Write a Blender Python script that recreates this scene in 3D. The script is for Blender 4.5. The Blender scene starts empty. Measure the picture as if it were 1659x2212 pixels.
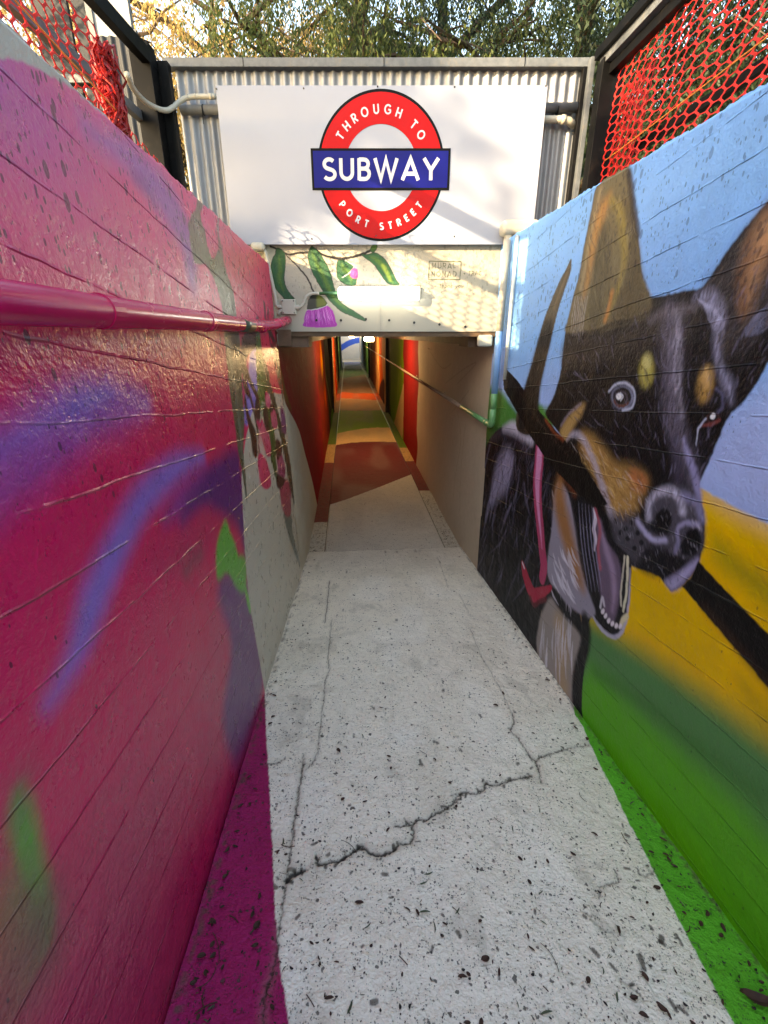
import bpy, bmesh, math, random
import numpy as np
from mathutils import Vector, Matrix
R_ = math.radians
random.seed(7); rng = np.random.default_rng(7)
sc = bpy.context.scene
col = sc.collection
PI = math.pi

# ------------------------------------------------------------------ camera
PITCH = 21.09
CAMZ = 2.0
cd = bpy.data.cameras.new('camera'); cam = bpy.data.objects.new('camera', cd); col.objects.link(cam)
cd.sensor_fit = 'VERTICAL'; cd.sensor_height = 36.0; cd.lens = 993.0/2212*36.0
cd.clip_start = 0.02; cd.clip_end = 2000
cam.location = (0, 0, CAMZ); cam.rotation_euler = (R_(90-PITCH), 0, 0)
sc.camera = cam
# ------------------------------------------------------------------ world, sun, exposure
SUN = Vector((-0.74, -0.60, 0.305)).normalized()      # direction towards the sun
SUN_STR = 2.3; SKY_STR = 0.15; EXPO = 2.98
elev = math.asin(SUN.z); az = math.atan2(SUN.x, SUN.y)
w = bpy.data.worlds.new('World'); sc.world = w; w.use_nodes = True
nt = w.node_tree; nt.nodes.clear()
sky = nt.nodes.new('ShaderNodeTexSky'); sky.sky_type = 'NISHITA'; sky.sun_disc = False
sky.sun_elevation = elev; sky.sun_rotation = az; sky.air_density = 1.0; sky.dust_density = 1.5; sky.ozone_density = 1.5
bg = nt.nodes.new('ShaderNodeBackground'); bg.inputs['Strength'].default_value = SKY_STR
wo = nt.nodes.new('ShaderNodeOutputWorld')
nt.links.new(sky.outputs[0], bg.inputs[0]); nt.links.new(bg.outputs[0], wo.inputs[0])
sd = bpy.data.lights.new('sun', 'SUN'); sd.energy = SUN_STR; sd.angle = R_(0.5); sd.color = (1, 0.86, 0.66)
so = bpy.data.objects.new('sun', sd); col.objects.link(so)
so.rotation_euler = (-SUN).to_track_quat('-Z', 'Y').to_euler(); so.location = (-6, -6, 8)
vs = sc.view_settings; vs.view_transform = 'Standard'; vs.look = 'None'; vs.exposure = EXPO; vs.gamma = 1; vs.use_curve_mapping = False
vs.use_white_balance = True; vs.white_balance_temperature = 8800; vs.white_balance_tint = 10
sc.cycles.max_bounces = 6; sc.cycles.diffuse_bounces = 4; sc.cycles.glossy_bounces = 3; sc.cycles.transmission_bounces = 3

# ------------------------------------------------------------------ survey helpers: the passage in metres
# photo points are turned into points ON the real wall / floor planes; everything is then stored in metres there
F = 993.0; CX, CY = 829.5, 1106.0; TH = R_(PITCH); PHI = R_(4.27)
cth, sth = math.cos(TH), math.sin(TH)
CAM = np.array([0, 0, CAMZ]); FW = np.array([0, cth, -sth]); UP = np.array([0, sth, cth]); RT = np.array([1., 0, 0])
DV = np.array([-math.sin(PHI), math.cos(PHI), 0]); NV = np.array([math.cos(PHI), math.sin(PHI), 0])
K = 1.82278
def ray(x, y): return RT*(x-CX)/F + UP*(CY-y)/F + FW
def hit_y(x, y, Y): r = ray(x, y); return r*(Y/r[1]) + CAM
def hit_z(x, y, z): r = ray(x, y); return CAM + r*((z-CAMZ)/r[2])
OFFL, KL = -0.442, -0.03          # left wall: n = OFFL + KL*z
OFFR, KR = 1.087, -0.012          # right wall
def hit_wall(x, y, off, k):
    r = ray(x, y); n = NV - np.array([0, 0, k]); return CAM + r*((off - n@CAM)/(r@n))
def P3(n, s, z): return NV*n + DV*s + np.array([0, 0, z])
def floor_z(n, s):
    t = (n-OFFL)/(OFFR-OFFL); sl = 0.155*(1-t) + 0.112*t
    return np.maximum(0, (4.12-s)*sl) if isinstance(s, np.ndarray) or isinstance(n, np.ndarray) else max(0, (4.12-s)*sl)
def hit_floor(x, y):
    z = 0.2
    for _ in range(30):
        P = hit_z(x, y, z); z = 0.5*z + 0.5*floor_z(float(P@NV), float(P@DV))
    return hit_z(x, y, z)
def cropper(x0, y0, scale):       # a zoomed crop of the photo -> 1659-wide photo coordinates
    return lambda pts: [((x0+px*scale)/K, (y0+py*scale)/K) for px, py in pts]
def onL(pts): return np.array([[p@DV, p[2]] for p in (hit_wall(x, y, OFFL, KL) for x, y in pts)])
def onR(pts): return np.array([[p@DV, p[2]] for p in (hit_wall(x, y, OFFR, KR) for x, y in pts)])
def onH(pts): return np.array([[p[0], p[2]] for p in (hit_y(x, y, 3.55) for x, y in pts)])
def onF(pts): return np.array([[p@NV, p@DV] for p in (hit_floor(x, y) for x, y in pts)])
def onT(pts): return np.array([[p@NV, p@DV] for p in (hit_z(x, y, 0.0) for x, y in pts)])

# ------------------------------------------------------------------ materials
def srgb(c):
    c = np.asarray(c, float)/255.0
    return np.where(c <= 0.04045, c/12.92, ((c+0.055)/1.055)**2.4)
def mat_new(name):
    m = bpy.data.materials.new(name); m.use_nodes = True
    return m, m.node_tree, m.node_tree.nodes['Principled BSDF']
def lk(nt, a, b): nt.links.new(a, b)
def nnode(nt, t, **kw):
    n = nt.nodes.new(t)
    for k, v in kw.items(): setattr(n, k, v)
    return n
def math_n(nt, op, a, b=None, c=None, clamp=False):
    n = nt.nodes.new('ShaderNodeMath'); n.operation = op; n.use_clamp = clamp
    for i, v in enumerate((a, b, c)):
        if v is None: continue
        if isinstance(v, (int, float)): n.inputs[i].default_value = v
        else: nt.links.new(v, n.inputs[i])
    return n.outputs[0]
def noise(nt, vec, scale, detail=3, rough=0.5, dist=0.0):
    n = nt.nodes.new('ShaderNodeTexNoise'); n.inputs['Scale'].default_value = scale
    n.inputs['Detail'].default_value = detail; n.inputs['Roughness'].default_value = rough; n.inputs['Distortion'].default_value = dist
    if vec is not None: nt.links.new(vec, n.inputs['Vector'])
    return n.outputs['Fac']
def mixc(nt, fac, a, b, mode='MIX'):
    n = nt.nodes.new('ShaderNodeMix'); n.data_type = 'RGBA'; n.blend_type = mode
    for i, v in ((0, fac), (6, a), (7, b)):
        if isinstance(v, (int, float)): n.inputs[i].default_value = v
        elif isinstance(v, tuple): n.inputs[i].default_value = v
        else: nt.links.new(v, n.inputs[i])
    return n.outputs[2]
def mapr(nt, v, a, b, c=0.0, d=1.0):
    n = nt.nodes.new('ShaderNodeMapRange'); nt.links.new(v, n.inputs[0])
    for i, x in enumerate((a, b, c, d)): n.inputs[i+1].default_value = x
    return n.outputs[0]
def coord(nt): return nt.nodes.new('ShaderNodeTexCoord').outputs['Object']
def bump(nt, h, strength, dist, prev=None):
    b = nt.nodes.new('ShaderNodeBump'); b.inputs['Strength'].default_value = strength; b.inputs['Distance'].default_value = dist
    nt.links.new(h, b.inputs['Height'])
    if prev is not None: nt.links.new(prev, b.inputs['Normal'])
    return b.outputs[0]

def simple_mat(name, rgb, rough=0.6, metal=0.0, var=0.12, nscale=14.0, bumpd=0.0, bscale=60.0, emit=0.0, dirt=None, spec=0.5):
    m, nt, b = mat_new(name)
    c = tuple(srgb(rgb)) + (1,)
    co = coord(nt)
    f = noise(nt, co, nscale, 5, 0.6)
    dark = tuple(v*(1-var*2) for v in c[:3]) + (1,); light = tuple(min(1, v*(1+var)) for v in c[:3]) + (1,)
    base = mixc(nt, mapr(nt, f, 0.3, 0.7), dark, light)
    if dirt is not None:
        d = noise(nt, co, nscale*0.35, 6, 0.75, 0.4)
        base = mixc(nt, mapr(nt, d, 0.56, 0.7, 0, 0.75), base, tuple(srgb(dirt))+(1,))
    lk(nt, base, b.inputs['Base Color'])
    b.inputs['Metallic'].default_value = metal
    lk(nt, mapr(nt, f, 0.2, 0.8, rough-0.08, min(1, rough+0.1)), b.inputs['Roughness'])
    b.inputs['Specular IOR Level'].default_value = spec
    if bumpd > 0: lk(nt, bump(nt, noise(nt, co, bscale, 4, 0.6), 0.6, bumpd), b.inputs['Normal'])
    if emit > 0:
        b.inputs['Emission Color'].default_value = c; b.inputs['Emission Strength'].default_value = emit
    return m

def mural_mat(name, rough=0.38, boards=True, pits=1.0, fine=1.0, slope=0.138, spec=0.5, pitdark=0.72):
    """painted board-marked concrete; colour from the painted mesh, relief procedural"""
    m, nt, b = mat_new(name)
    at = nnode(nt, 'ShaderNodeAttribute', attribute_name='Paint').outputs['Color']
    co = coord(nt)
    sep = nt.nodes.new('ShaderNodeSeparateXYZ'); lk(nt, co, sep.inputs[0])
    big = noise(nt, co, 2.2, 2, 0.6); med = noise(nt, co, 16, 4, 0.65); fin = noise(nt, co, 85, 2, 0.6)
    # colour: slight mottling of the paint film
    v = mapr(nt, math_n(nt, 'ADD', math_n(nt, 'MULTIPLY', med, 0.6), math_n(nt, 'MULTIPLY', big, 0.4)), 0.3, 0.7, 0.90, 1.08)
    hsv = nt.nodes.new('ShaderNodeHueSaturation'); lk(nt, at, hsv.inputs['Color']); lk(nt, v, hsv.inputs['Value'])
    base = hsv.outputs[0]
    # pits (blow holes), elongated a little with depth of pour
    vo = nt.nodes.new('ShaderNodeTexVoronoi'); vo.inputs['Scale'].default_value = 36; vo.inputs['Randomness'].default_value = 1.0
    mp = nt.nodes.new('ShaderNodeMapping'); mp.inputs['Scale'].default_value = (1, 1.0, 0.55); lk(nt, co, mp.inputs[0]); lk(nt, mp.outputs[0], vo.inputs['Vector'])
    sel = math_n(nt, 'MULTIPLY', mapr(nt, noise(nt, co, 3.3, 3, 0.6), 0.36, 0.58, 0.45, 1.0), mapr(nt, sep.outputs['Z'], 1.6, 2.1, 0.25, 1.0))   # pits come in drifts, most near the top of the pour
    rnd = nt.nodes.new('ShaderNodeSeparateColor'); lk(nt, vo.outputs['Color'], rnd.inputs[0])
    rad = math_n(nt, 'MULTIPLY', mapr(nt, rnd.outputs[0], 0.15, 1.0, 0.0, 0.36), math_n(nt, 'MULTIPLY_ADD', sel, 0.95, 0.12))
    pit = math_n(nt, 'LESS_THAN', vo.outputs['Distance'], rad)
    vo2 = nt.nodes.new('ShaderNodeTexVoronoi'); vo2.inputs['Scale'].default_value = 85; lk(nt, mp.outputs[0], vo2.inputs['Vector'])
    rn2 = nt.nodes.new('ShaderNodeSeparateColor'); lk(nt, vo2.outputs['Color'], rn2.inputs[0])
    pit2 = math_n(nt, 'LESS_THAN', vo2.outputs['Distance'], math_n(nt, 'MULTIPLY', mapr(nt, rn2.outputs[0], 0.25, 1.0, 0.0, 0.42), sel))
    pit = math_n(nt, 'MAXIMUM', pit, pit2)
    pit = math_n(nt, 'MULTIPLY', pit, pits)
    base = mixc(nt, math_n(nt, 'MULTIPLY', pit, pitdark), base, (0.02, 0.012, 0.02, 1))
    lk(nt, base, b.inputs['Base Color'])
    h = math_n(nt, 'ADD', math_n(nt, 'MULTIPLY', med, 0.55), math_n(nt, 'MULTIPLY', fin, 0.22*fine))
    h = math_n(nt, 'ADD', h, math_n(nt, 'MULTIPLY', big, 1.2))
    h = math_n(nt, 'SUBTRACT', h, math_n(nt, 'MULTIPLY', pit, 0.5))
    if boards:
        # formwork board joints follow the ramp
        yy = math_n(nt, 'MULTIPLY', sep.outputs['Y'], slope)
        t = math_n(nt, 'ADD', sep.outputs['Z'], yy)
        t = math_n(nt, 'ADD', t, math_n(nt, 'MULTIPLY', noise(nt, co, 5, 3, 0.6), 0.018))
        fr = math_n(nt, 'PINGPONG', math_n(nt, 'DIVIDE', t, 0.132), 0.5)
        line = mapr(nt, fr, 0.0, 0.028, 1.0, 0.0)
        line = math_n(nt, 'MULTIPLY', line, mapr(nt, noise(nt, co, 6, 3, 0.7), 0.38, 0.6))
        h = math_n(nt, 'ADD', h, math_n(nt, 'MULTIPLY', line, 0.55))
    lk(nt, bump(nt, h, 1.0, 0.0105), b.inputs['Normal'])
    lk(nt, mapr(nt, med, 0.3, 0.7, rough-0.07, rough+0.12), b.inputs['Roughness'])
    b.inputs['Specular IOR Level'].default_value = spec
    return m

def floor_mat(name):
    m, nt, b = mat_new(name)
    at = nnode(nt, 'ShaderNodeAttribute', attribute_name='Paint').outputs['Color']
    co = coord(nt)
    med = noise(nt, co, 9, 4, 0.65); fin = noise(nt, co, 120, 2, 0.6); mid = noise(nt, co, 42, 3, 0.65)
    v = mapr(nt, math_n(nt, 'ADD', math_n(nt, 'MULTIPLY', med, 0.5), math_n(nt, 'MULTIPLY', fin, 0.5)), 0.3, 0.7, 0.86, 1.08)
    hsv = nt.nodes.new('ShaderNodeHueSaturation'); lk(nt, at, hsv.inputs['Color']); lk(nt, v, hsv.inputs['Value'])
    base = hsv.outputs[0]
    # exposed aggregate holes in the thick paint
    pits = None
    for sc_, lo, amt, thr in ((80, 0.40, 0.8, 0.42), (170, 0.12, 0.62, 0.48), (38, 0.45, 0.85, 0.30)):
        vo = nt.nodes.new('ShaderNodeTexVoronoi'); vo.inputs['Scale'].default_value = sc_
        d = nt.nodes.new('ShaderNodeMapping'); d.inputs['Location'].default_value = (sc_*.13, .7, .3); lk(nt, co, d.inputs[0])
        wob = nt.nodes.new('ShaderNodeVectorMath'); wob.operation = 'ADD'
        nz = nt.nodes.new('ShaderNodeTexNoise'); nz.inputs['Scale'].default_value = sc_*1.7; lk(nt, co, nz.inputs['Vector'])
        scl = nt.nodes.new('ShaderNodeVectorMath'); scl.operation = 'SCALE'; scl.inputs['Scale'].default_value = 0.9/sc_; lk(nt, nz.outputs['Color'], scl.inputs[0])
        lk(nt, d.outputs[0], wob.inputs[0]); lk(nt, scl.outputs[0], wob.inputs[1]); lk(nt, wob.outputs[0], vo.inputs['Vector'])
        rn = nt.nodes.new('ShaderNodeSeparateColor'); lk(nt, vo.outputs['Color'], rn.inputs[0])
        rad = mapr(nt, rn.outputs[0], lo, 1.0, 0.0, thr)
        sel = mapr(nt, noise(nt, co, 7+sc_*.1, 3, 0.6), 0.36, 0.58, 0.35, 1.0)
        p = mapr(nt, math_n(nt, 'SUBTRACT', math_n(nt, 'MULTIPLY', rad, sel), vo.outputs['Distance']), 0.0, 0.05)
        p = math_n(nt, 'MULTIPLY', p, amt)
        pits = p if pits is None else math_n(nt, 'MAXIMUM', pits, p)
    base = mixc(nt, pits, base, (0.045, 0.04, 0.035, 1))
    lk(nt, base, b.inputs['Base Color'])
    h = math_n(nt, 'ADD', math_n(nt, 'MULTIPLY', mid, 0.8), math_n(nt, 'MULTIPLY', fin, 0.4))
    h = math_n(nt, 'SUBTRACT', h, math_n(nt, 'MULTIPLY', pits, 0.6))
    h = math_n(nt, 'ADD', h, math_n(nt, 'MULTIPLY', med, 1.6))
    lk(nt, bump(nt, h, 1.0, 0.011), b.inputs['Normal'])
    b.inputs['Roughness'].default_value = 0.72
    b.inputs['Specular IOR Level'].default_value = 0.3
    return m

M = {}
M['murL'] = mural_mat('pink_mural_paint', rough=0.30, spec=0.75)
M['murR'] = mural_mat('blue_mural_paint', rough=0.5, spec=0.22, pits=0.75, pitdark=0.55)
M['murH'] = mural_mat('cream_header_paint', rough=0.6, boards=False, pits=0.35, spec=0.35)
M['murT'] = mural_mat('tunnel_paint', rough=0.8, boards=False, pits=0.2, spec=0.08)
M['floor'] = floor_mat('painted_concrete_floor')
M['concrete'] = simple_mat('raw_concrete', (150, 146, 136), 0.85, var=0.14, nscale=22, bumpd=0.006, bscale=70, dirt=(110, 104, 92))
M['cream'] = simple_mat('cream_paint', (170, 165, 150), 0.5, var=0.04, nscale=9, dirt=(186, 178, 158))
M['creamgloss'] = simple_mat('cream_conduit_plastic', (170, 166, 152), 0.35, var=0.04)
M['zinc'] = simple_mat('galvanised_steel', (134, 137, 142), 0.5, 0.25, var=0.07, nscale=8)
M['zincdull'] = simple_mat('weathered_zinc', (88, 93, 98), 0.6, 0.1, var=0.16, nscale=30, dirt=(105, 100, 90))
M['black'] = simple_mat('black_painted_steel', (9, 9, 10), 0.45, 0.0, var=0.2, nscale=25, spec=0.12, dirt=(34, 29, 25))
M['pink'] = simple_mat('magenta_gloss_paint', (202, 14, 82), 0.24, var=0.05, nscale=7, spec=0.6)
M['leafpaint'] = simple_mat('olive_paint', (70, 78, 58), 0.35, var=0.1)
M['bluepaint'] = simple_mat('light_blue_paint', (118, 165, 212), 0.4, var=0.05)
M['greenpaint'] = simple_mat('green_paint', (96, 150, 98), 0.4, var=0.07)
M['tanpaint'] = simple_mat('dusty_tan_paint', (176, 148, 128), 0.5, var=0.08)
M['white'] = simple_mat('white_sign_board', (140, 146, 160), 0.35, var=0.02, nscale=2, spec=0.35)
M['red'] = simple_mat('sign_red', (160, 3, 8), 0.4, var=0.02, spec=0.15)
M['blue'] = simple_mat('sign_blue', (3, 8, 98), 0.4, var=0.02, spec=0.15)
M['signblack'] = simple_mat('sign_black', (8, 8, 10), 0.5, var=0.02, spec=0.1)
M['letter'] = simple_mat('sign_lettering_white', (172, 174, 182), 0.35, var=0.01)
M['mesh'] = simple_mat('orange_red_barrier_plastic', (206, 48, 46), 0.5, var=0.10, spec=0.2, nscale=10)
M['meshred'] = simple_mat('red_barrier_plastic', (150, 14, 16), 0.45, var=0.15, nscale=30)
M['grey_sheet'] = simple_mat('grey_wall_sheet', (112, 122, 130), 0.5, var=0.06)
M['dark_sheet'] = simple_mat('dark_grey_sheet', (40, 44, 50), 0.6, var=0.08, spec=0.2)
M['white_sheet'] = simple_mat('white_wall_sheet', (120, 124, 128), 0.5, var=0.06, dirt=(150, 150, 146))
M['dark'] = simple_mat('dark_void_paint', (44, 36, 28), 0.7, var=0.2)
M['ceil'] = simple_mat('tunnel_ceiling_steel', (96, 72, 48), 0.6, 0.1, var=0.25, nscale=6)
M['bearer'] = simple_mat('tunnel_bearer_concrete', (112, 86, 66), 0.75, var=0.22, nscale=8, dirt=(60, 44, 34))
M['bark'] = simple_mat('bark', (74, 60, 48), 0.9, var=0.25, nscale=18, bumpd=0.03, bscale=14)
M['soil'] = simple_mat('soil_and_dry_grass', (118, 104, 78), 0.95, var=0.25, nscale=1.2, bumpd=0.03, bscale=10)
M['rust'] = simple_mat('bolt_heads', (34, 30, 28), 0.6, var=0.1)
M['joint'] = simple_mat('joint_filler', (150, 146, 136), 0.8, var=0.1)
M['lamp'] = simple_mat('lamp_diffuser', (236, 246, 255), 0.4, var=0.0, emit=1.6)
M['lamp_warm'] = simple_mat('warm_lamp_diffuser', (255, 226, 170), 0.4, var=0.0, emit=9.0)

def leaf_mat(name, dark, light, trans=0.45):
    m, nt, b = mat_new(name)
    co = coord(nt); f = noise(nt, co, 1.3, 4, 0.7); f2 = noise(nt, co, 9, 2, 0.5)
    v = mapr(nt, math_n(nt, 'ADD', math_n(nt, 'MULTIPLY', f, 0.6), math_n(nt, 'MULTIPLY', f2, 0.4)), 0.35, 0.65)
    c = mixc(nt, v, tuple(dark)+(1,), tuple(light)+(1,))
    lk(nt, c, b.inputs['Base Color']); b.inputs['Roughness'].default_value = 0.6
    tr = nt.nodes.new('ShaderNodeBsdfTranslucent'); lk(nt, c, tr.inputs['Color'])
    mx = nt.nodes.new('ShaderNodeMixShader'); mx.inputs[0].default_value = trans
    out = nt.nodes['Material Output']
    lk(nt, b.outputs[0], mx.inputs[1]); lk(nt, tr.outputs[0], mx.inputs[2]); lk(nt, mx.outputs[0], out.inputs['Surface'])
    return m
M['leaf_shaded'] = leaf_mat('weeping_leaves_shaded', (0.010, 0.024, 0.010), (0.035, 0.065, 0.025))  # shade on the right hand trees put into a darker leaf colour
M['leaf_mid'] = leaf_mat('weeping_leaves_olive', (0.03, 0.055, 0.014), (0.11, 0.14, 0.035))
M['leaf_sunlit'] = leaf_mat('sunlit_golden_leaves', (0.30, 0.21, 0.06), (0.70, 0.50, 0.20))  # sunlight on the left hand trees put into a yellower leaf colour

# ------------------------------------------------------------------ object helpers
def link(o): col.objects.link(o); return o
def tag(o, label=None, cat=None, group=None, kind=None):
    if label: o['label'] = label
    if cat: o['category'] = cat
    if group: o['group'] = group
    if kind: o['kind'] = kind
    return o
def empty(name, loc=(0, 0, 0)):
    o = bpy.data.objects.new(name, None); o.location = loc; o.empty_display_size = 0.1; return link(o)
def mesh_obj(name, verts, faces, mat, parent=None, smooth=False, loc=None):
    verts = np.asarray(verts, float)
    if loc is None and parent is not None: loc = np.array(parent['_o']) if '_o' in parent else np.zeros(3)
    me = bpy.data.meshes.new(name)
    off = np.zeros(3) if loc is None else np.array(loc)
    me.from_pydata((verts-off).tolist(), [], [tuple(f) for f in faces]); me.update()
    if smooth: me.shade_smooth()
    me.materials.append(mat)
    o = bpy.data.objects.new(name, me); link(o)
    if parent is not None:
        o.parent = parent
        if '_o' in parent: o['_o'] = list(parent['_o'])
    else: o.location = off
    return o
def thing(name, loc, label, cat, group=None):
    o = empty(name, loc); o['_o'] = [float(v) for v in loc]; tag(o, label, cat, group); return o

class MB:
    """collects solid shapes into one mesh (world coordinates)"""
    def __init__(s): s.v = []; s.f = []
    def add(s, v, f):
        b = len(s.v); s.v += [tuple(map(float, p)) for p in v]; s.f += [tuple(i+b for i in q) for q in f]
    def box(s, c, dx, dy, dz, ax=None, bev=0.0):
        ax = ax or (np.array([1., 0, 0]), np.array([0, 1., 0]), np.array([0, 0, 1.]))
        bm = bmesh.new(); bmesh.ops.create_cube(bm, size=1)
        for v in bm.verts: v.co = Vector((v.co.x*dx, v.co.y*dy, v.co.z*dz))
        if bev > 0: bmesh.ops.bevel(bm, geom=bm.edges[:], offset=bev, segments=3, affect='EDGES', profile=0.5)
        vs_ = [np.array(c) + ax[0]*v.co.x + ax[1]*v.co.y + ax[2]*v.co.z for v in bm.verts]
        bm.verts.index_update(); fs = [[v.index for v in f.verts] for f in bm.faces]; bm.free(); s.add(vs_, fs)
    def tube(s, pts, r, seg=12, cap=True, close=False):
        pts = [np.array(p, float) for p in pts]; rs = r if isinstance(r, (list, tuple, np.ndarray)) else [r]*len(pts)
        rings = []; up = None
        for i, p in enumerate(pts):
            a = pts[max(0, i-1)]; b_ = pts[min(len(pts)-1, i+1)]; t = b_-a; t = t/(np.linalg.norm(t)+1e-12)
            if up is None:
                h = np.array([0, 0, 1.]) if abs(t[2]) < 0.9 else np.array([1., 0, 0])
                up = np.cross(t, h); up /= np.linalg.norm(up)
            up = up - t*(up@t); up /= np.linalg.norm(up)+1e-12
            w_ = np.cross(t, up)
            rings.append([p + rs[i]*(math.cos(2*PI*k/seg)*up + math.sin(2*PI*k/seg)*w_) for k in range(seg)])
        v = [q for rg in rings for q in rg]; f = []
        for i in range(len(pts)-1):
            for k in range(seg):
                k2 = (k+1) % seg; f.append((i*seg+k, i*seg+k2, (i+1)*seg+k2, (i+1)*seg+k))
        if cap: f.append(tuple(range(seg-1, -1, -1))); f.append(tuple((len(pts)-1)*seg+k for k in range(seg)))
        s.add(v, f)
    def disc(s, c, n, r, h, seg=16):
        n = np.array(n, float); n /= np.linalg.norm(n); s.tube([np.array(c), np.array(c)+n*h], r, seg)
    def build(s, name, mat, parent=None, smooth=False, loc=None):
        return mesh_obj(name, s.v, s.f, mat, parent, smooth, loc)
def fillet(pts, r=0.05, n=5):
    pts = [np.array(p, float) for p in pts]; out = [pts[0]]
    for i in range(1, len(pts)-1):
        a, b_, c = pts[i-1], pts[i], pts[i+1]; u = a-b_; v = c-b_
        lu, lv = np.linalg.norm(u), np.linalg.norm(v); rr = min(r, lu*.45, lv*.45)
        p0 = b_+u/lu*rr; p1 = b_+v/lv*rr
        for k in range(n+1):
            t = k/n; out.append((1-t)**2*p0 + 2*t*(1-t)*b_ + t*t*p1)
    out.append(pts[-1]); return out
def catmull(pts, n=6, closed=False):
    pts = [np.array(p, float) for p in pts]; m = len(pts); out = []
    rngi = range(m) if closed else range(m-1)
    for i in rngi:
        p1 = pts[i]; p2 = pts[(i+1) % m]
        p0 = pts[(i-1) % m] if (closed or i > 0) else 2*p1-p2
        p3 = pts[(i+2) % m] if (closed or i+2 < m) else 2*p2-p1
        for k in range(n):
            t = k/n
            out.append(0.5*((2*p1)+(-p0+p2)*t+(2*p0-5*p1+4*p2-p3)*t*t+(-p0+3*p1-3*p2+p3)*t**3))
    if not closed: out.append(pts[-1])
    return out

# ------------------------------------------------------------------ painting murals in wall metres
def sstep(x): x = np.clip(x, 0, 1); return x*x*(3-2*x)
def vnoise(x, y, seed=0):
    r = np.random.default_rng(seed); g = r.random((64, 64))
    xi = np.floor(x).astype(int); yi = np.floor(y).astype(int); fx = sstep(x-xi); fy = sstep(y-yi)
    a = g[xi % 64, yi % 64]; b_ = g[(xi+1) % 64, yi % 64]; c = g[xi % 64, (yi+1) % 64]; d = g[(xi+1) % 64, (yi+1) % 64]
    return (a*(1-fx)+b_*fx)*(1-fy) + (c*(1-fx)+d*fx)*fy
class Canvas:
    def __init__(s, U, V, proj):
        s.U = U.ravel(); s.V = V.ravel(); s.C = np.zeros((s.U.size, 3)); s.proj = proj; s.hole = np.zeros(s.U.size)
        s.wu = s.U + 0.004*(vnoise(s.U*70, s.V*70, 1)-0.5); s.wv = s.V + 0.004*(vnoise(s.U*70, s.V*70, 2)-0.5)
    def fill(s, c): s.C[:] = srgb(c)
    def _blend(s, idx, a, c):
        s.C[idx] = s.C[idx]*(1-a[:, None]) + srgb(c)*a[:, None]
    def sel(s, pts, m):
        lo = pts.min(0)-m; hi = pts.max(0)+m
        return np.nonzero((s.wu > lo[0]) & (s.wu < hi[0]) & (s.wv > lo[1]) & (s.wv < hi[1]))[0]
    def poly(s, pts, c, soft=0.004, alpha=1.0, smooth=True, tex=0.0, raw=False, n=4):
        P = np.array(pts, float) if raw else s.proj(catmull(pts, n, True) if smooth else pts)
        idx = s.sel(P, soft)
        if idx.size == 0: return
        x = s.wu[idx]; y = s.wv[idx]; inside = np.zeros(x.size, bool); d2 = np.full(x.size, 1e9)
        for i in range(len(P)):
            a = P[i]; b_ = P[(i+1) % len(P)]; e = b_-a; L = e@e
            if L < 1e-14: continue
            t = np.clip(((x-a[0])*e[0]+(y-a[1])*e[1])/L, 0, 1)
            d2 = np.minimum(d2, (x-a[0]-t*e[0])**2+(y-a[1]-t*e[1])**2)
            cr = ((a[1] > y) != (b_[1] > y))
            if cr.any():
                with np.errstate(divide='ignore', invalid='ignore'): xx = a[0]+(y-a[1])*e[0]/e[1]
                inside ^= cr & (x < xx)
        d = np.sqrt(d2)*np.where(inside, 1, -1)
        al = sstep(0.5+d/(2*soft))*alpha
        if tex > 0: al = al*(1-tex*vnoise(x*160, y*35, 5))
        s._blend(idx, al, c)
    def stroke(s, pts, wd, c, soft=0.004, alpha=1.0, smooth=True, tex=0.0, raw=False, fade=False, n=5):
        P = np.array(pts, float) if raw else s.proj(catmull(pts, n) if (smooth and len(pts) > 2) else pts)
        W = np.interp(np.linspace(0, 1, len(P)), np.linspace(0, 1, len(wd)), wd) if isinstance(wd, (list, tuple)) else np.full(len(P), wd)
        idx = s.sel(P, max(W)+soft)
        if idx.size == 0: return
        x = s.wu[idx]; y = s.wv[idx]; best = np.full(x.size, -1e9); tb = np.zeros(x.size)
        for i in range(len(P)-1):
            a = P[i]; e = P[i+1]-a; L = e@e
            if L < 1e-14: continue
            t = np.clip(((x-a[0])*e[0]+(y-a[1])*e[1])/L, 0, 1)
            d = (W[i]+(W[i+1]-W[i])*t)/2 - np.sqrt((x-a[0]-t*e[0])**2+(y-a[1]-t*e[1])**2)
            k = d > best; best = np.where(k, d, best); tb = np.where(k, (i+t)/(len(P)-1), tb)
        al = sstep(0.5+best/(2*soft))*alpha
        if tex > 0: al = al*(1-tex*vnoise(x*160, y*35, 6))
        if fade: al = al*sstep(np.minimum(tb, 1-tb)*4+0.05)
        s._blend(idx, al, c)
    def ell(s, c0, rx, ry, c, rot=0.0, **kw):
        pts = [(c0[0]+rx*math.cos(a)*math.cos(rot)-ry*math.sin(a)*math.sin(rot), c0[1]+rx*math.cos(a)*math.sin(rot)+ry*math.sin(a)*math.cos(rot)) for a in np.linspace(0, 2*PI, 22)[:-1]]
        kw['smooth'] = False; s.poly(pts, c, **kw)
    def grad(s, c, w_): s.C = s.C*(1-w_[:, None]) + srgb(c)*w_[:, None]
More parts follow.
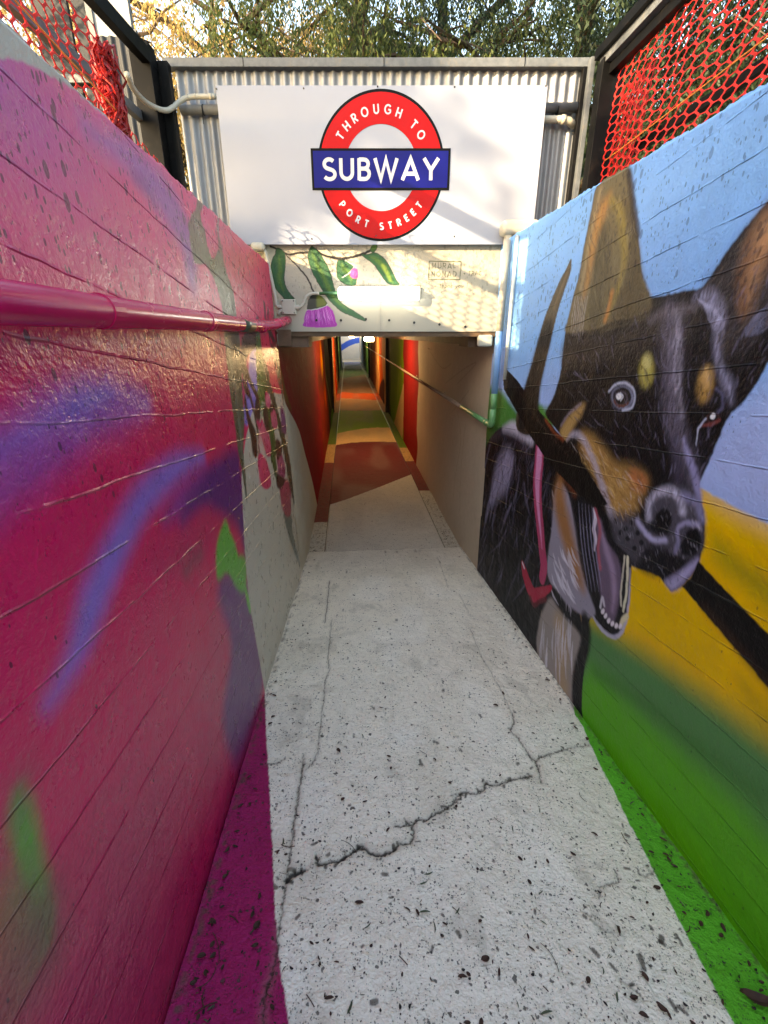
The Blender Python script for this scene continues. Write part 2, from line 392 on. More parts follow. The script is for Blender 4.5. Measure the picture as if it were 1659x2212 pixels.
def grid_obj(name, P, cv, mat, parent=None, loc=None, disp=None):
    nr, nc = P.shape[:2]; V = P.reshape(-1, 3)
    off = np.zeros(3)
    i = np.arange(nr*nc).reshape(nr, nc)
    q = np.stack([i[:-1, :-1], i[:-1, 1:], i[1:, 1:], i[1:, :-1]], -1).reshape(-1, 4)
    me = bpy.data.meshes.new(name)
    me.vertices.add(len(V)); me.vertices.foreach_set('co', (V-off).astype(np.float32).ravel())
    me.loops.add(q.size); me.loops.foreach_set('vertex_index', q.astype(np.int32).ravel())
    me.polygons.add(len(q)); me.polygons.foreach_set('loop_start', np.arange(0, q.size, 4, dtype=np.int32))
    me.update(calc_edges=True); me.validate()
    me.shade_smooth()
    a = me.color_attributes.new('Paint', 'FLOAT_COLOR', 'POINT')
    a.data.foreach_set('color', np.concatenate([cv.C, np.ones((len(V), 1))], 1).astype(np.float32).ravel())
    me.materials.append(mat)
    o = bpy.data.objects.new(name, me); link(o)
    if parent is not None: o.parent = parent
    return o
def cols_inv(s0, s1, n, pre=()):
    return np.concatenate([np.array(pre, float), 1/np.linspace(1/s0, 1/s1, n)])

SH = 3.50    # where header wall meets the side walls (distance along passage)
# crops used while surveying
CU = cropper(1750, 600, 0.768); CLw = cropper(1750, 1500, 0.768)
CA1 = cropper(0, 0, 0.6028); CC = cropper(0, 900, 0.7535); CD = cropper(0, 2200, 0.8284); CE = cropper(900, 1250, 0.4748)
CG = cropper(1000, 2100, 0.8439); CF = cropper(1000, 3000, 1.22); C4 = cropper(1000, 1250, 0.6028); CB = cropper(950, 900, 0.36166); CTn = cropper(1200, 1280, 0.3315)
CHt = cropper(1600, 700, 0.36166)
def U(*p): return CU(p)
def Lw(*p): return CLw(p)

# ================================================================== RIGHT WALL (blue, with the dog)
def right_wall_paint():
    S = cols_inv(0.60, SH+0.02, 900, (-14, -9, -5, -2.5, -1.2, -0.5, 0.0, 0.3, 0.5)); Z = np.concatenate([[-0.1], np.linspace(0.0, 2.59, 720)])
    SS, ZZ = np.meshgrid(S, Z); c = Canvas(SS, ZZ, onR)
    s, z = c.U, c.V
    c.fill((124, 176, 226))
    nz = vnoise(s*1.7+3, z*1.7, 11)
    c.grad((138, 176, 220), sstep((nz-0.3)*1.6)*0.55)
    c.grad((160, 178, 218), sstep((2.0-z)/0.35)*0.75)
    c.grad((122, 172, 226), sstep((z-1.55)/0.3)*sstep((s-2.2)/0.6)*0.6)
    # green hill band low down, then yellow
    c.poly(U((1100, 1700), (1310, 1722), (1400, 1770), (1500, 1825), (1659, 1905), (2100, 2130), (2300, 4100), (500, 4200), (500, 2700)), (226, 182, 24), soft=0.006, smooth=False)
    c.poly(Lw((1380, 800), (1480, 880), (1659, 1000), (1900, 1150), (1900, 1280), (1659, 1160), (1500, 1020), (1400, 930)), (140, 140, 30), soft=0.06, alpha=0.75)
    c.poly(Lw((1500, 1500), (1659, 1620), (1900, 1800), (2200, 2000), (2200, 2200), (1600, 1750)), (170, 150, 30), soft=0.05, alpha=0.5)
    c.poly(Lw((600, 1200), (760, 1230), (900, 1320), (1000, 1380), (1150, 1480), (1400, 1650), (1700, 1870), (2200, 2250), (2200, 4000), (600, 4000)), (84, 136, 82), soft=0.085, smooth=False)
    c.poly(Lw((640, 1560), (760, 1480), (860, 1560), (1000, 1700), (1200, 1880), (1500, 2150), (1900, 2600), (1900, 4000), (600, 4000)), (86, 166, 44), soft=0.09, smooth=False)
    c.stroke(Lw((780, 1500), (1000, 1640), (1300, 1880), (1600, 2120)), 0.05, (60, 118, 52), soft=0.05, alpha=0.6)
    c.poly(Lw((800, 1850), (1000, 2050), (1300, 2400), (1500, 3000), (900, 3000), (700, 2000)), (104, 178, 34), soft=0.10, alpha=0.55)
    # green behind the dog's shoulder
    c.poly(U((60, 1205), (160, 1180), (215, 1195), (290, 1225), (340, 1290), (420, 1370), (520, 1310), (560, 1400), (400, 1700), (160, 1900), (60, 2150), (-20, 2100)), (72, 128, 62), soft=0.035, alpha=1)
    c.poly(U((60, 1450), (220, 1450), (190, 1620), (130, 1800), (90, 2050), (0, 2000)), (44, 84, 44), soft=0.05, alpha=0.8)
    c.poly(U((470, 1290), (505, 1305), (510, 1345), (480, 1345)), (80, 140, 66), soft=0.02)
    # lavender patch under the jaw line
    c.poly(U((1480, 1340), (1700, 1150), (2200, 900), (2300, 2100), (1659, 1890), (1330, 1700), (1350, 1560)), (168, 184, 222), soft=0.08, alpha=0.7)
    # ---- body
    BL = (20, 20, 26)
    body = [(500, 1440), (440, 1425), (400, 1402), (345, 1392), (290, 1412), (245, 1452), (205, 1530), (172, 1640), (140, 1760), (115, 1880), (107, 2000), (118, 2120), (150, 2220), (190, 2330), (300, 2500), (400, 2700), (560, 3000), (716, 3000), (706, 2860), (712, 2700), (735, 2540), (755, 2380), (900, 2380), (960, 2100), (900, 1700), (700, 1500)]
    c.poly(CU(body), BL, soft=0.005)
    c.poly(U((130, 2050), (300, 2250), (420, 2500), (500, 2750), (300, 2700), (150, 2300)), (34, 36, 42), soft=0.08, alpha=0.8)
    # shoulder sheen
    c.stroke(U((345, 1570), (320, 1600), (290, 1660), (262, 1720), (238, 1790)), [0.05, 0.22, 0.27, 0.17, 0.05], (150, 144, 170), soft=0.07, alpha=0.9)
    c.stroke(U((300, 1420), (345, 1412), (400, 1435), (450, 1480)), [0.04, 0.09, 0.10, 0.05], (196, 192, 210), soft=0.03, alpha=0.9)
    c.stroke(U((240, 1470), (300, 1430), (380, 1470), (420, 1520)), 0.05, (90, 84, 100), soft=0.05, alpha=0.55)
    for a, b_, wd, al in (((235, 1500), (150, 1890), .012, .5), ((260, 1700), (200, 1950), .03, .7), ((290, 1650), (230, 1900), .022, .6), ((352, 1560), (315, 1820), .02, .65), ((345, 1800), (292, 1950), .015, .5),
                          ((410, 1700), (438, 1860), .014, .45), ((196, 1620), (150, 1900), .01, .5), ((390, 1640), (350, 1900), .01, .35), ((300, 1560), (330, 1700), .03, .3), ((265, 1800), (245, 1990), .012, .5), ((215, 1480), (165, 1700), .012, .4)):
        c.stroke(CU([a, ((a[0]+b_[0])/2-6, (a[1]+b_[1])/2), b_]), [wd*1.3, wd*2.4, 0.006], (150, 146, 176), soft=0.014, alpha=al, tex=0.4)
    # ---- thin far ear
    c.poly(U((651, 545), (628, 590), (590, 660), (552, 745), (515, 840), (480, 960), (452, 1070), (425, 1160), (405, 1230), (372, 1320), (372, 1420), (450, 1440), (478, 1300), (490, 1200), (520, 1070), (548, 950), (585, 800), (625, 680), (648, 610)), (92, 82, 66), soft=0.004)
    c.poly(U((520, 860), (555, 900), (520, 1070), (490, 1220), (470, 1430), (380, 1430), (390, 1280), (440, 1110), (480, 960)), (34, 30, 30), soft=0.03, alpha=0.95)
    c.stroke(U((640, 590), (590, 720), (560, 800)), 0.018, (130, 112, 84), soft=0.01, alpha=0.6)
    # ---- head, dark base
    head = [(782, 170), (760, 270), (738, 380), (715, 500), (695, 620), (662, 740), (636, 850), (620, 930), (606, 1050), (596, 1130), (565, 1240), (530, 1310), (520, 1345), (560, 1400), (600, 1450), (640, 1500),
            (720, 1580), (790, 1720), (830, 1850), (850, 1960), (880, 2060), (940, 2110), (1010, 2140), (1090, 2170), (1130, 2215), (1165, 2252), (1210, 2228), (1260, 2180), (1300, 2110), (1320, 2040), (1332, 1960), (1328, 1850), (1312, 1780), (1304, 1700), (1325, 1650), (1352, 1590), (1385, 1510), (1415, 1440), (1430, 1400),
            (1470, 1335), (1545, 1262), (1600, 1180), (1659, 1075), (1760, 900), (1900, 640), (1980, 380), (1960, -100), (1800, 80), (1659, 248), (1570, 345), (1490, 445), (1410, 560), (1350, 650), (1310, 697), (1250, 705), (1180, 722), (1110, 735), (1060, 742), (1035, 720), (1012, 620), (1000, 500), (985, 400), (968, 280), (955, 180), (943, 80), (860, 60)]
    c.poly(CU(head), (22, 20, 24), soft=0.005, n=3)
    # paler olive brown on the ear and crown, partly sky light put into the colour
    ear = [(782, 175), (760, 270), (738, 380), (715, 500), (695, 620), (662, 740), (636, 850), (626, 925), (780, 925), (880, 895), (1040, 850), (1060, 745), (1012, 620), (1000, 500), (985, 400), (968, 280), (945, 80), (860, 60)]
    c.poly(CU(ear), (118, 106, 78), soft=0.012)
    c.poly(U((900, 300), (960, 260), (1000, 520), (1030, 720), (1060, 800), (900, 880), (860, 800), (930, 600)), (96, 84, 62), soft=0.03, alpha=0.8)
    c.poly(U((800, 350), (850, 420), (850, 600), (820, 760), (790, 880), (740, 880), (760, 600)), (92, 84, 62), soft=0.03, alpha=0.8)
    c.poly(U((620, 960), (760, 930), (900, 900), (1100, 800), (1300, 760), (1300, 900), (1060, 1010), (900, 1050), (700, 1090), (610, 1100)), (62, 54, 50), soft=0.05, alpha=0.7)
    c.poly(U((1330, 700), (1420, 590), (1560, 400), (1800, 150), (1900, 400), (1700, 800), (1500, 1000), (1420, 1000), (1380, 850)), (66, 60, 60), soft=0.05, alpha=0.85)
    c.stroke(U((945, 100), (958, 200), (975, 330), (990, 420)), 0.035, (60, 54, 48), soft=0.01, alpha=0.8)
    c.stroke(U((640, 945), (700, 932), (790, 918), (850, 885), (950, 868)), 0.022, (28, 22, 20), soft=0.008, alpha=0.9, tex=0.5)
    c.stroke(U((950, 868), (1050, 825), (1150, 800), (1290, 770)), 0.016, (40, 34, 32), soft=0.008, alpha=0.7, tex=0.5)
    # tan of the inner ears
    c.stroke(U((845, 235), (812, 300), (785, 380), (765, 470), (750, 570), (735, 660), (715, 740)), [0.02, 0.07, 0.06, 0.05, 0.04, 0.03, 0.01], (178, 132, 78), soft=0.035, alpha=0.95)
    c.stroke(U((800, 200), (770, 330), (742, 470), (722, 600), (700, 700)), 0.022, (170, 150, 116), soft=0.02, alpha=0.7)
    c.stroke(U((850, 240), (895, 290), (915, 400), (925, 520), (905, 650), (870, 760), (838, 840)), [0.02, 0.04, 0.05, 0.04, 0.03, 0.025, 0.01], (150, 132, 72), soft=0.02, alpha=0.8)
    c.stroke(U((860, 720), (845, 790), (825, 860)), 0.022, (190, 130, 70), soft=0.015, alpha=0.85)
    for k in range(7):
        x0 = 655+k*10; c.stroke(U((x0+20, 740), (x0+2, 840), (x0-5, 940)), [0.004, 0.008, 0.002], (190, 184, 190), soft=0.004, alpha=0.5)
    c.stroke(U((1720, 330), (1659, 400), (1615, 500), (1585, 600), (1565, 690), (1548, 800)), [0.05, 0.09, 0.07, 0.05, 0.035, 0.01], (186, 140, 100), soft=0.045, alpha=0.95)
    c.stroke(U((1560, 470), (1530, 580), (1520, 700), (1535, 800)), 0.03, (140, 100, 70), soft=0.03, alpha=0.7)
    for k in range(8): c.stroke(U((1659, 780+k*16), (1600, 830+k*14), (1540, 900+k*6)), [0.002, 0.007, 0.002], (140, 146, 176), soft=0.005, alpha=0.5)
    # forehead streaks
    c.stroke(U((1150, 800), (1160, 900), (1165, 1020), (1160, 1150), (1160, 1280), (1185, 1420), (1225, 1540), (1275, 1680)), [0.04, 0.085, 0.08, 0.075, 0.075, 0.07, 0.06, 0.04], (164, 156, 176), soft=0.045, alpha=0.55, tex=0.7)
    c.stroke(U((1188, 820), (1195, 950), (1192, 1080), (1195, 1220), (1215, 1350)), [0.01, 0.03, 0.03, 0.03, 0.01], (204, 198, 214), soft=0.02, alpha=0.6, tex=0.8)
    c.stroke(U((1060, 860), (1100, 830), (1190, 808), (1280, 790)), 0.03, (150, 140, 146), soft=0.02, alpha=0.5, tex=0.4)
    c.stroke(U((1290, 740), (1350, 745), (1390, 800), (1405, 880), (1395, 980), (1400, 1080), (1420, 1140), (1455, 1200), (1468, 1280)), [0.02, 0.045, 0.05, 0.04, 0.03, 0.02, 0.03, 0.03, 0.01], (184, 184, 212), soft=0.02, alpha=0.75, tex=0.7)
    for k in range(12): c.stroke(U((1290+k*9, 745+k*5), (1330+k*9, 790+k*8), (1350+k*6, 860+k*10)), [0.002, 0.005, 0.001], (180, 180, 205), soft=0.004, alpha=0.5)
    c.stroke(U((1225, 1470), (1248, 1560), (1280, 1650), (1300, 1760), (1310, 1830)), [0.01, 0.025, 0.03, 0.03, 0.01], (160, 158, 196), soft=0.012, alpha=0.8)
    c.stroke(U((1180, 1480), (1195, 1600), (1190, 1700)), 0.035, (90, 84, 104), soft=0.03, alpha=0.6)
    # brows
    def ellU(cx, cy, rx, ry, colr, rot=0.0, **kw):
        pts = [(cx+rx*math.cos(a)*math.cos(rot)-ry*math.sin(a)*math.sin(rot), cy+rx*math.cos(a)*math.sin(rot)+ry*math.sin(a)*math.cos(rot)) for a in np.linspace(0, 2*PI, 25)[:-1]]
        kw['smooth'] = False; c.poly(CU(pts), colr, **kw)
    ellU(1036, 1122, 38, 86, (166, 156, 84), 0.05, soft=0.02)
    ellU(1040, 1075, 20, 40, (206, 200, 150), 0.0, soft=0.02, alpha=0.5)
    ellU(1333, 1190, 38, 92, (178, 142, 82), 0.12, soft=0.02)
    ellU(1345, 1150, 20, 50, (214, 180, 130), 0.1, soft=0.02, alpha=0.6)
    # left eye
    ellU(915, 1256, 58, 62, (138, 144, 168), 0, soft=0.014, alpha=0.85)
    ellU(912, 1255, 47, 51, (22, 20, 26), 0, soft=0.006)
    ellU(908, 1261, 35, 37, (86, 78, 90), 0, soft=0.006)
    ellU(906, 1263, 28, 31, (22, 16, 18), 0, soft=0.005)
    c.stroke(U((872, 1275), (890, 1298), (920, 1300), (945, 1285)), 0.010, (104, 62, 56), soft=0.004)
    ellU(896, 1252, 15, 17, (225, 228, 236), 0, soft=0.004)
    c.stroke(U((905, 1235), (918, 1252), (905, 1275)), 0.006, (210, 214, 225), soft=0.003)
    c.stroke(U((845, 1225), (880, 1190), (930, 1182), (970, 1215), (978, 1265), (960, 1310), (915, 1322)), 0.010, (190, 196, 215), soft=0.006, alpha=0.9)
    # right eye
    ellU(1368, 1365, 62, 58, (14, 12, 14), 0, soft=0.012)
    ellU(1372, 1366, 36, 34, (70, 46, 44), 0, soft=0.005)
    ellU(1374, 1362, 24, 24, (16, 12, 14), 0, soft=0.004)
    ellU(1374, 1352, 12, 16, (226, 230, 238), 0.4, soft=0.003)
    c.stroke(U((1322, 1400), (1350, 1398), (1385, 1385), (1408, 1372)), 0.012, (120, 64, 62), soft=0.004)
    c.stroke(U((1338, 1365), (1312, 1395), (1296, 1430), (1288, 1500)), [0.006, 0.008, 0.007, 0.003], (190, 196, 216), soft=0.004, alpha=0.9)
    c.stroke(U((1400, 1330), (1425, 1300), (1420, 1240), (1390, 1215)), 0.010, (110, 110, 140), soft=0.008, alpha=0.7)
    # cheek tan tuft
    c.poly(U((595, 1425), (640, 1350), (690, 1300), (720, 1290), (708, 1340), (670, 1400), (640, 1460), (610, 1480)), (172, 142, 92), soft=0.025)
    c.stroke(U((600, 1400), (640, 1340), (700, 1290)), 0.014, (150, 140, 160), soft=0.01, alpha=0.6)
    # muzzle
    c.poly(U((700, 1440), (760, 1450), (830, 1530), (880, 1590), (960, 1610), (1030, 1660), (1035, 1720), (1000, 1790), (960, 1870), (900, 1870), (850, 1830), (800, 1740), (760, 1640), (710, 1550)), (172, 136, 82), soft=0.045)
    c.poly(U((960, 1620), (1035, 1665), (1030, 1730), (985, 1740), (950, 1690)), (186, 116, 76), soft=0.02, alpha=0.7)
    c.stroke(U((628, 1475), (660, 1445), (700, 1455), (740, 1520), (780, 1620), (820, 1740), (860, 1860), (920, 1950)), [0.01, 0.03, 0.035, 0.04, 0.04, 0.045, 0.04, 0.02], (176, 170, 186), soft=0.016, alpha=0.85, tex=0.25)
    c.poly(U((860, 1860), (920, 1850), (1000, 1880), (1040, 1960), (1080, 2030), (1060, 2110), (960, 2100), (900, 2050), (865, 1960)), (84, 82, 90), soft=0.03, alpha=0.9)
    for px, py in ((880, 1890), (930, 1930), (960, 1900), (990, 1950), (940, 1980), (1010, 2000), (975, 2030), (1040, 2050), (905, 1950)): ellU(px, py, 11, 13, (20, 18, 24), 0, soft=0.004, alpha=0.9)
    # nose
    c.poly(U((1045, 1780), (1090, 1730), (1160, 1700), (1240, 1720), (1300, 1780), (1325, 1860), (1330, 1960), (1310, 2060), (1240, 2080), (1180, 2060), (1100, 2040), (1050, 1960), (1035, 1870)), (84, 82, 92), soft=0.018)
    c.stroke(U((1045, 1880), (1050, 1800), (1095, 1745), (1160, 1735), (1205, 1780), (1220, 1840)), 0.03, (206, 204, 224), soft=0.016, alpha=0.85, tex=0.6)
    c.stroke(U((1220, 1760), (1290, 1800), (1320, 1880)), 0.03, (150, 150, 186), soft=0.014, alpha=0.7, tex=0.3)
    c.stroke(U((990, 1890), (1030, 1950), (1075, 1990), (1130, 1985)), 0.024, (180, 178, 208), soft=0.01, alpha=0.85)
    ellU(1120, 1888, 42, 62, (14, 12, 18), 0.15, soft=0.008)
    ellU(1095, 1930, 60, 30, (24, 22, 30), 0.5, soft=0.014, alpha=0.9)
    ellU(1268, 1998, 46, 72, (14, 12, 18), 0.12, soft=0.008)
    ellU(1230, 2030, 24, 36, (22, 20, 28), 0, soft=0.01)
    c.stroke(U((1190, 1960), (1200, 1920), (1240, 1900), (1300, 1910)), 0.016, (160, 158, 190), soft=0.008, alpha=0.8)
    c.stroke(U((1180, 2050), (1195, 2000), (1190, 1950)), 0.018, (140, 138, 168), soft=0.008, alpha=0.8)
    c.poly(U((1030, 2030), (1120, 2030), (1180, 2080), (1180, 2150), (1100, 2170), (1000, 2130)), (26, 24, 32), soft=0.03, alpha=0.95)
    c.poly(U((1130, 2200), (1190, 2160), (1250, 2110), (1300, 2080), (1290, 2130), (1240, 2190), (1195, 2235), (1162, 2248)), (168, 164, 198), soft=0.016, alpha=0.9)

    # ---- fur brushed over the whole animal
    r4 = np.random.default_rng(44)
    def inside(poly, x, y):
        ok = False; j = len(poly)-1
        for i_ in range(len(poly)):
            if (poly[i_][1] > y) != (poly[j][1] > y) and x < (poly[j][0]-poly[i_][0])*(y-poly[i_][1])/(poly[j][1]-poly[i_][1])+poly[i_][0]: ok = not ok
            j = i_
        return ok
    def fur(poly, n, dirf, cols, lmin, lmax, wdt, al):
        xs = [p[0] for p in poly]; ys = [p[1] for p in poly]; k = 0
        while k < n:
            x0 = r4.uniform(min(xs), max(xs)); y0 = r4.uniform(min(ys), max(ys))
            if not inside(poly, x0, y0): continue
            k += 1; a = dirf(x0, y0)+r4.normal(0, 0.16); L = r4.uniform(lmin, lmax); b_ = a+r4.normal(0, 0.25)
            p = [(x0, y0), (x0+L*.5*math.cos(a), y0+L*.5*math.sin(a)), (x0+L*.5*math.cos(a)+L*.5*math.cos(b_), y0+L*.5*math.sin(a)+L*.5*math.sin(b_))]
            w0 = wdt*r4.uniform(0.5, 1.4); c.stroke(CU(p), [w0*.5, w0, w0*.2], cols[r4.integers(0, len(cols))], soft=0.004, alpha=al*r4.uniform(.4, 1), n=2, smooth=False)
    hd = lambda x, y: math.atan2(1900-y, 1170-x) if y < 1750 else 1.2
    fur([(620, 900), (900, 850), (1320, 700), (1700, 500), (1659, 1050), (1450, 1330), (1320, 1650), (1100, 1640), (900, 1560), (700, 1400), (560, 1320)], 700, hd, [(92, 88, 108), (60, 56, 70), (10, 9, 12), (10, 9, 12), (130, 126, 150)], 25, 80, 0.006, 0.5)
    fur([(770, 230), (950, 150), (1010, 600), (1050, 780), (640, 900), (700, 600)], 260, lambda x, y: 1.5+(x-840)*0.0008, [(60, 54, 42), (150, 138, 108), (112, 98, 66), (40, 36, 30)], 40, 110, 0.006, 0.5)
    fur([(1350, 650), (1659, 300), (1850, 200), (1659, 1000), (1450, 1000)], 200, lambda x, y: 2.2, [(40, 36, 38), (120, 104, 92), (90, 84, 92), (16, 14, 18)], 40, 110, 0.006, 0.5)
    fur([(640, 1470), (760, 1450), (880, 1590), (1030, 1660), (1000, 1800), (900, 1900), (800, 1760)], 220, lambda x, y: 1.0, [(214, 180, 122), (140, 100, 54), (196, 188, 190), (96, 70, 50)], 20, 60, 0.006, 0.55)
    fur([(1040, 1720), (1300, 1700), (1330, 2000), (1180, 2230), (950, 2120), (880, 2000), (860, 1860)], 260, lambda x, y: 1.3, [(196, 194, 206), (48, 46, 54), (22, 21, 26), (150, 148, 162)], 12, 40, 0.005, 0.45)
    fur([(240, 1470), (340, 1400), (470, 1450), (560, 1650), (560, 2150), (420, 2200), (150, 2150), (120, 1950)], 420, lambda x, y: 1.75, [(70, 68, 86), (8, 8, 12), (120, 116, 140), (8, 8, 12)], 60, 170, 0.014, 0.5)
    fur([(540, 1720), (660, 1720), (720, 2150), (750, 2380), (620, 2300), (530, 2150)], 220, lambda x, y: 1.3, [(226, 222, 232), (96, 90, 104), (186, 150, 110), (206, 200, 214)], 25, 75, 0.014, 0.55)
    fur([(500, 2340), (690, 2460), (650, 2740), (480, 2560)], 160, lambda x, y: 1.65, [(220, 216, 226), (110, 104, 110), (190, 170, 146), (70, 66, 74)], 50, 140, 0.014, 0.5)
    fur([(310, 1130), (420, 1260), (620, 1490), (830, 1760), (790, 1830), (560, 1620), (300, 1230)], 110, lambda x, y: 0.85, [(64, 50, 42), (10, 8, 8), (88, 66, 52)], 40, 110, 0.006, 0.6)
    # ---- mouth
    c.poly(Lw((600, 470), (700, 560), (780, 640), (850, 800), (945, 895), (952, 950), (950, 1080), (935, 1190), (910, 1270), (878, 1312), (838, 1298), (790, 1250), (755, 1190), (700, 1080), (620, 900), (570, 600)), (26, 24, 30), soft=0.008)
    c.stroke(Lw((752, 1190), (800, 1265), (845, 1305), (885, 1310), (915, 1270), (935, 1200), (948, 1080), (952, 960)), [0.01, 0.022, 0.02, 0.02, 0.018, 0.014, 0.012, 0.006], (176, 176, 196), soft=0.006, alpha=0.9)
    c.poly(Lw((782, 690), (820, 800), (880, 890), (905, 960), (905, 1060), (890, 1160), (862, 1245), (820, 1180), (795, 1060), (785, 900)), (112, 96, 116), soft=0.014)
    c.stroke(Lw((800, 720), (830, 860), (860, 960), (870, 1080), (860, 1180)), [0.01, 0.04, 0.04, 0.035, 0.01], (170, 150, 176), soft=0.02, alpha=0.7)
    c.stroke(Lw((775, 660), (800, 760), (790, 860), (800, 960)), 0.02, (176, 96, 110), soft=0.01, alpha=0.85)
    c.stroke(Lw((766, 655), (775, 710), (768, 760), (776, 810), (770, 868)), [0.01, 0.03, 0.03, 0.028, 0.012], (206, 200, 214), soft=0.004, tex=0.2)
    c.stroke(Lw((925, 900), (916, 980), (905, 1080), (905, 1150)), 0.012, (190, 186, 170), soft=0.004)
    c.stroke(Lw((940, 905), (938, 1000), (930, 1100), (915, 1180)), 0.016, (206, 204, 180), soft=0.004)
    c.stroke(Lw((935, 1205), (915, 1225), (905, 1248)), 0.024, (206, 200, 170), soft=0.006)
    for q in ((812, 1180), (826, 1205), (842, 1228), (860, 1245), (880, 1255), (900, 1258)): ellU(q[0], q[1]+1171.9, 9, 15, (214, 208, 214), 0.2, soft=0.004)
    c.stroke(Lw((800, 1160), (810, 1110), (820, 1150)), 0.016, (190, 186, 196), soft=0.005)
    for k, x0 in enumerate((690, 706, 724, 742, 758)):
        c.stroke(Lw((x0, 620+k*6), (x0+8, 760), (x0+20, 880), (x0+42, 1020), (x0+50, 1080)), [0.003, 0.009, 0.009, 0.007, 0.002], (140, 140, 166), soft=0.004, alpha=0.75)
    # ---- ruff and neck
    c.poly(Lw((575, 540), (558, 640), (548, 760), (532, 860), (525, 960), (540, 1030), (580, 1080), (625, 1140), (690, 1190), (740, 1215), (775, 1190), (750, 1110), (712, 1000), (690, 880), (672, 740), (640, 590), (600, 520)), (150, 146, 160), soft=0.012)
    c.stroke(Lw((600, 480), (590, 600), (610, 720), (640, 840), (665, 930), (690, 1010), (710, 1065)), [0.05, 0.13, 0.14, 0.12, 0.10, 0.07, 0.02], (164, 118, 74), soft=0.05, alpha=0.95)
    c.stroke(Lw((600, 470), (640, 530), (670, 580)), 0.04, (112, 62, 40), soft=0.02, alpha=0.8)
    c.stroke(Lw((650, 590), (668, 720), (690, 860), (710, 960)), 0.02, (60, 54, 60), soft=0.012, alpha=0.7)
    r2 = np.random.default_rng(3)
    for k in range(26):
        x0 = 545+r2.random()*120; y0 = 830+r2.random()*230
        c.stroke(Lw((x0, y0), (x0+12, y0+45), (x0+40, y0+95)), [0.005, 0.020, 0.004], (206, 204, 216), soft=0.004, alpha=0.65)
    c.poly(Lw((545, 1110), (600, 1190), (690, 1290), (695, 1350), (668, 1450), (655, 1560), (648, 1700), (560, 1560), (478, 1380), (484, 1260), (505, 1180)), (150, 142, 138), soft=0.018)
    c.stroke(Lw((590, 1250), (610, 1350), (600, 1480), (610, 1560)), 0.12, (176, 150, 116), soft=0.05, alpha=0.7)
    for k in range(30):
        x0 = 495+r2.random()*170; y0 = 1180+r2.random()*250
        c.stroke(Lw((x0, y0), (x0-6, y0+70), (x0-4, y0+150)), [0.004, 0.018, 0.003], (204, 202, 212), soft=0.004, alpha=0.55)
    c.stroke(Lw((720, 1215), (735, 1280), (725, 1380), (690, 1500), (680, 1680)), 0.06, (22, 22, 26), soft=0.02, alpha=0.9)
    # ---- collar
    col_pts = ((492, 300), (488, 400), (478, 520), (480, 640), (490, 760), (498, 860), (508, 950), (500, 1010))
    c.stroke(CLw(col_pts), [0.10, 0.12, 0.12, 0.11, 0.10, 0.09, 0.09, 0.08], (176, 72, 108), soft=0.004)
    c.stroke(CLw(col_pts[:6]), [0.06, 0.075, 0.065, 0.04, 0.024, 0.004], (214, 156, 196), soft=0.01, alpha=0.85)
    c.stroke(Lw((398, 935), (410, 985), (432, 1050), (460, 1098), (500, 1085), (545, 1060)), [0.04, 0.085, 0.10, 0.095, 0.07, 0.03], (172, 52, 78), soft=0.005)
    c.stroke(Lw((440, 1110), (460, 1150), (490, 1130), (520, 1120)), 0.03, (110, 36, 50), soft=0.008, alpha=0.9)
    c.stroke(Lw((398, 930), (408, 960)), 0.014, (206, 204, 214), soft=0.003)
    # ---- the stick
    c.poly(U((318, 1112), (372, 1168), (480, 1318), (620, 1478), (740, 1640), (838, 1800), (800, 1835), (690, 1752), (545, 1605), (420, 1420), (304, 1215), (300, 1160)), (18, 15, 15), soft=0.004, smooth=False)
    c.stroke(U((340, 1150), (400, 1250), (480, 1370), (560, 1470), (640, 1560)), [0.004, 0.014, 0.016, 0.012, 0.004], (64, 52, 46), soft=0.01, alpha=0.7, tex=0.5)
    c.stroke(U((520, 1370), (560, 1430), (610, 1475)), 0.02, (150, 78, 44), soft=0.012, alpha=0.7)
    c.poly(Lw((1300, 925), (1659, 1300), (2300, 1970), (2300, 2330), (1659, 1575), (1400, 1268), (1215, 1052), (1262, 1010)), (18, 14, 14), soft=0.004, smooth=False)
    c.stroke(Lw((1330, 1160), (1450, 1300), (1560, 1440), (1659, 1560)), 0.03, (70, 42, 22), soft=0.02, alpha=0.5)
    # unpainted / worn top edge, painted portal corner and cream return
    c.poly(C4([(1536, 100), (1522, 220), (1498, 330), (1462, 400), (1445, 470), (1428, 560), (1410, 700), (1402, 850), (1398, 1000), (1392, 1150), (1385, 1300), (1383, 1420), (1400, 1520), (1440, 1660), (1500, 1800), (1350, 1750), (1000, 1300), (1000, 100)]), (188, 176, 158), soft=0.006)
    c.poly(CU([(0, 180), (300, 330), (345, 400), (320, 700), (300, 960), (268, 1180), (240, 1180), (235, 930), (0, 920)]), (205, 205, 196), soft=0.02, alpha=0.0)
    # graffiti scratches on the cream return
    for pts in (((1290, 420), (1400, 330), (1440, 330), (1320, 440), (1290, 420)), ((1300, 560), (1380, 500), (1440, 400)), ((1330, 640), (1310, 700), (1300, 830), (1330, 560)), ((1350, 900), (1370, 1100), (1330, 1300), (1290, 1450)), ((1400, 620), (1380, 900), (1360, 1200), (1355, 1500)), ((1250, 340), (1330, 260), (1420, 230), (1380, 300))):
        c.stroke(C4(pts), 0.006, (130, 110, 96), soft=0.004, alpha=0.55)
    c.C = np.clip(c.C**1.16*1.26, 0, 0.86)
    return S, Z, c

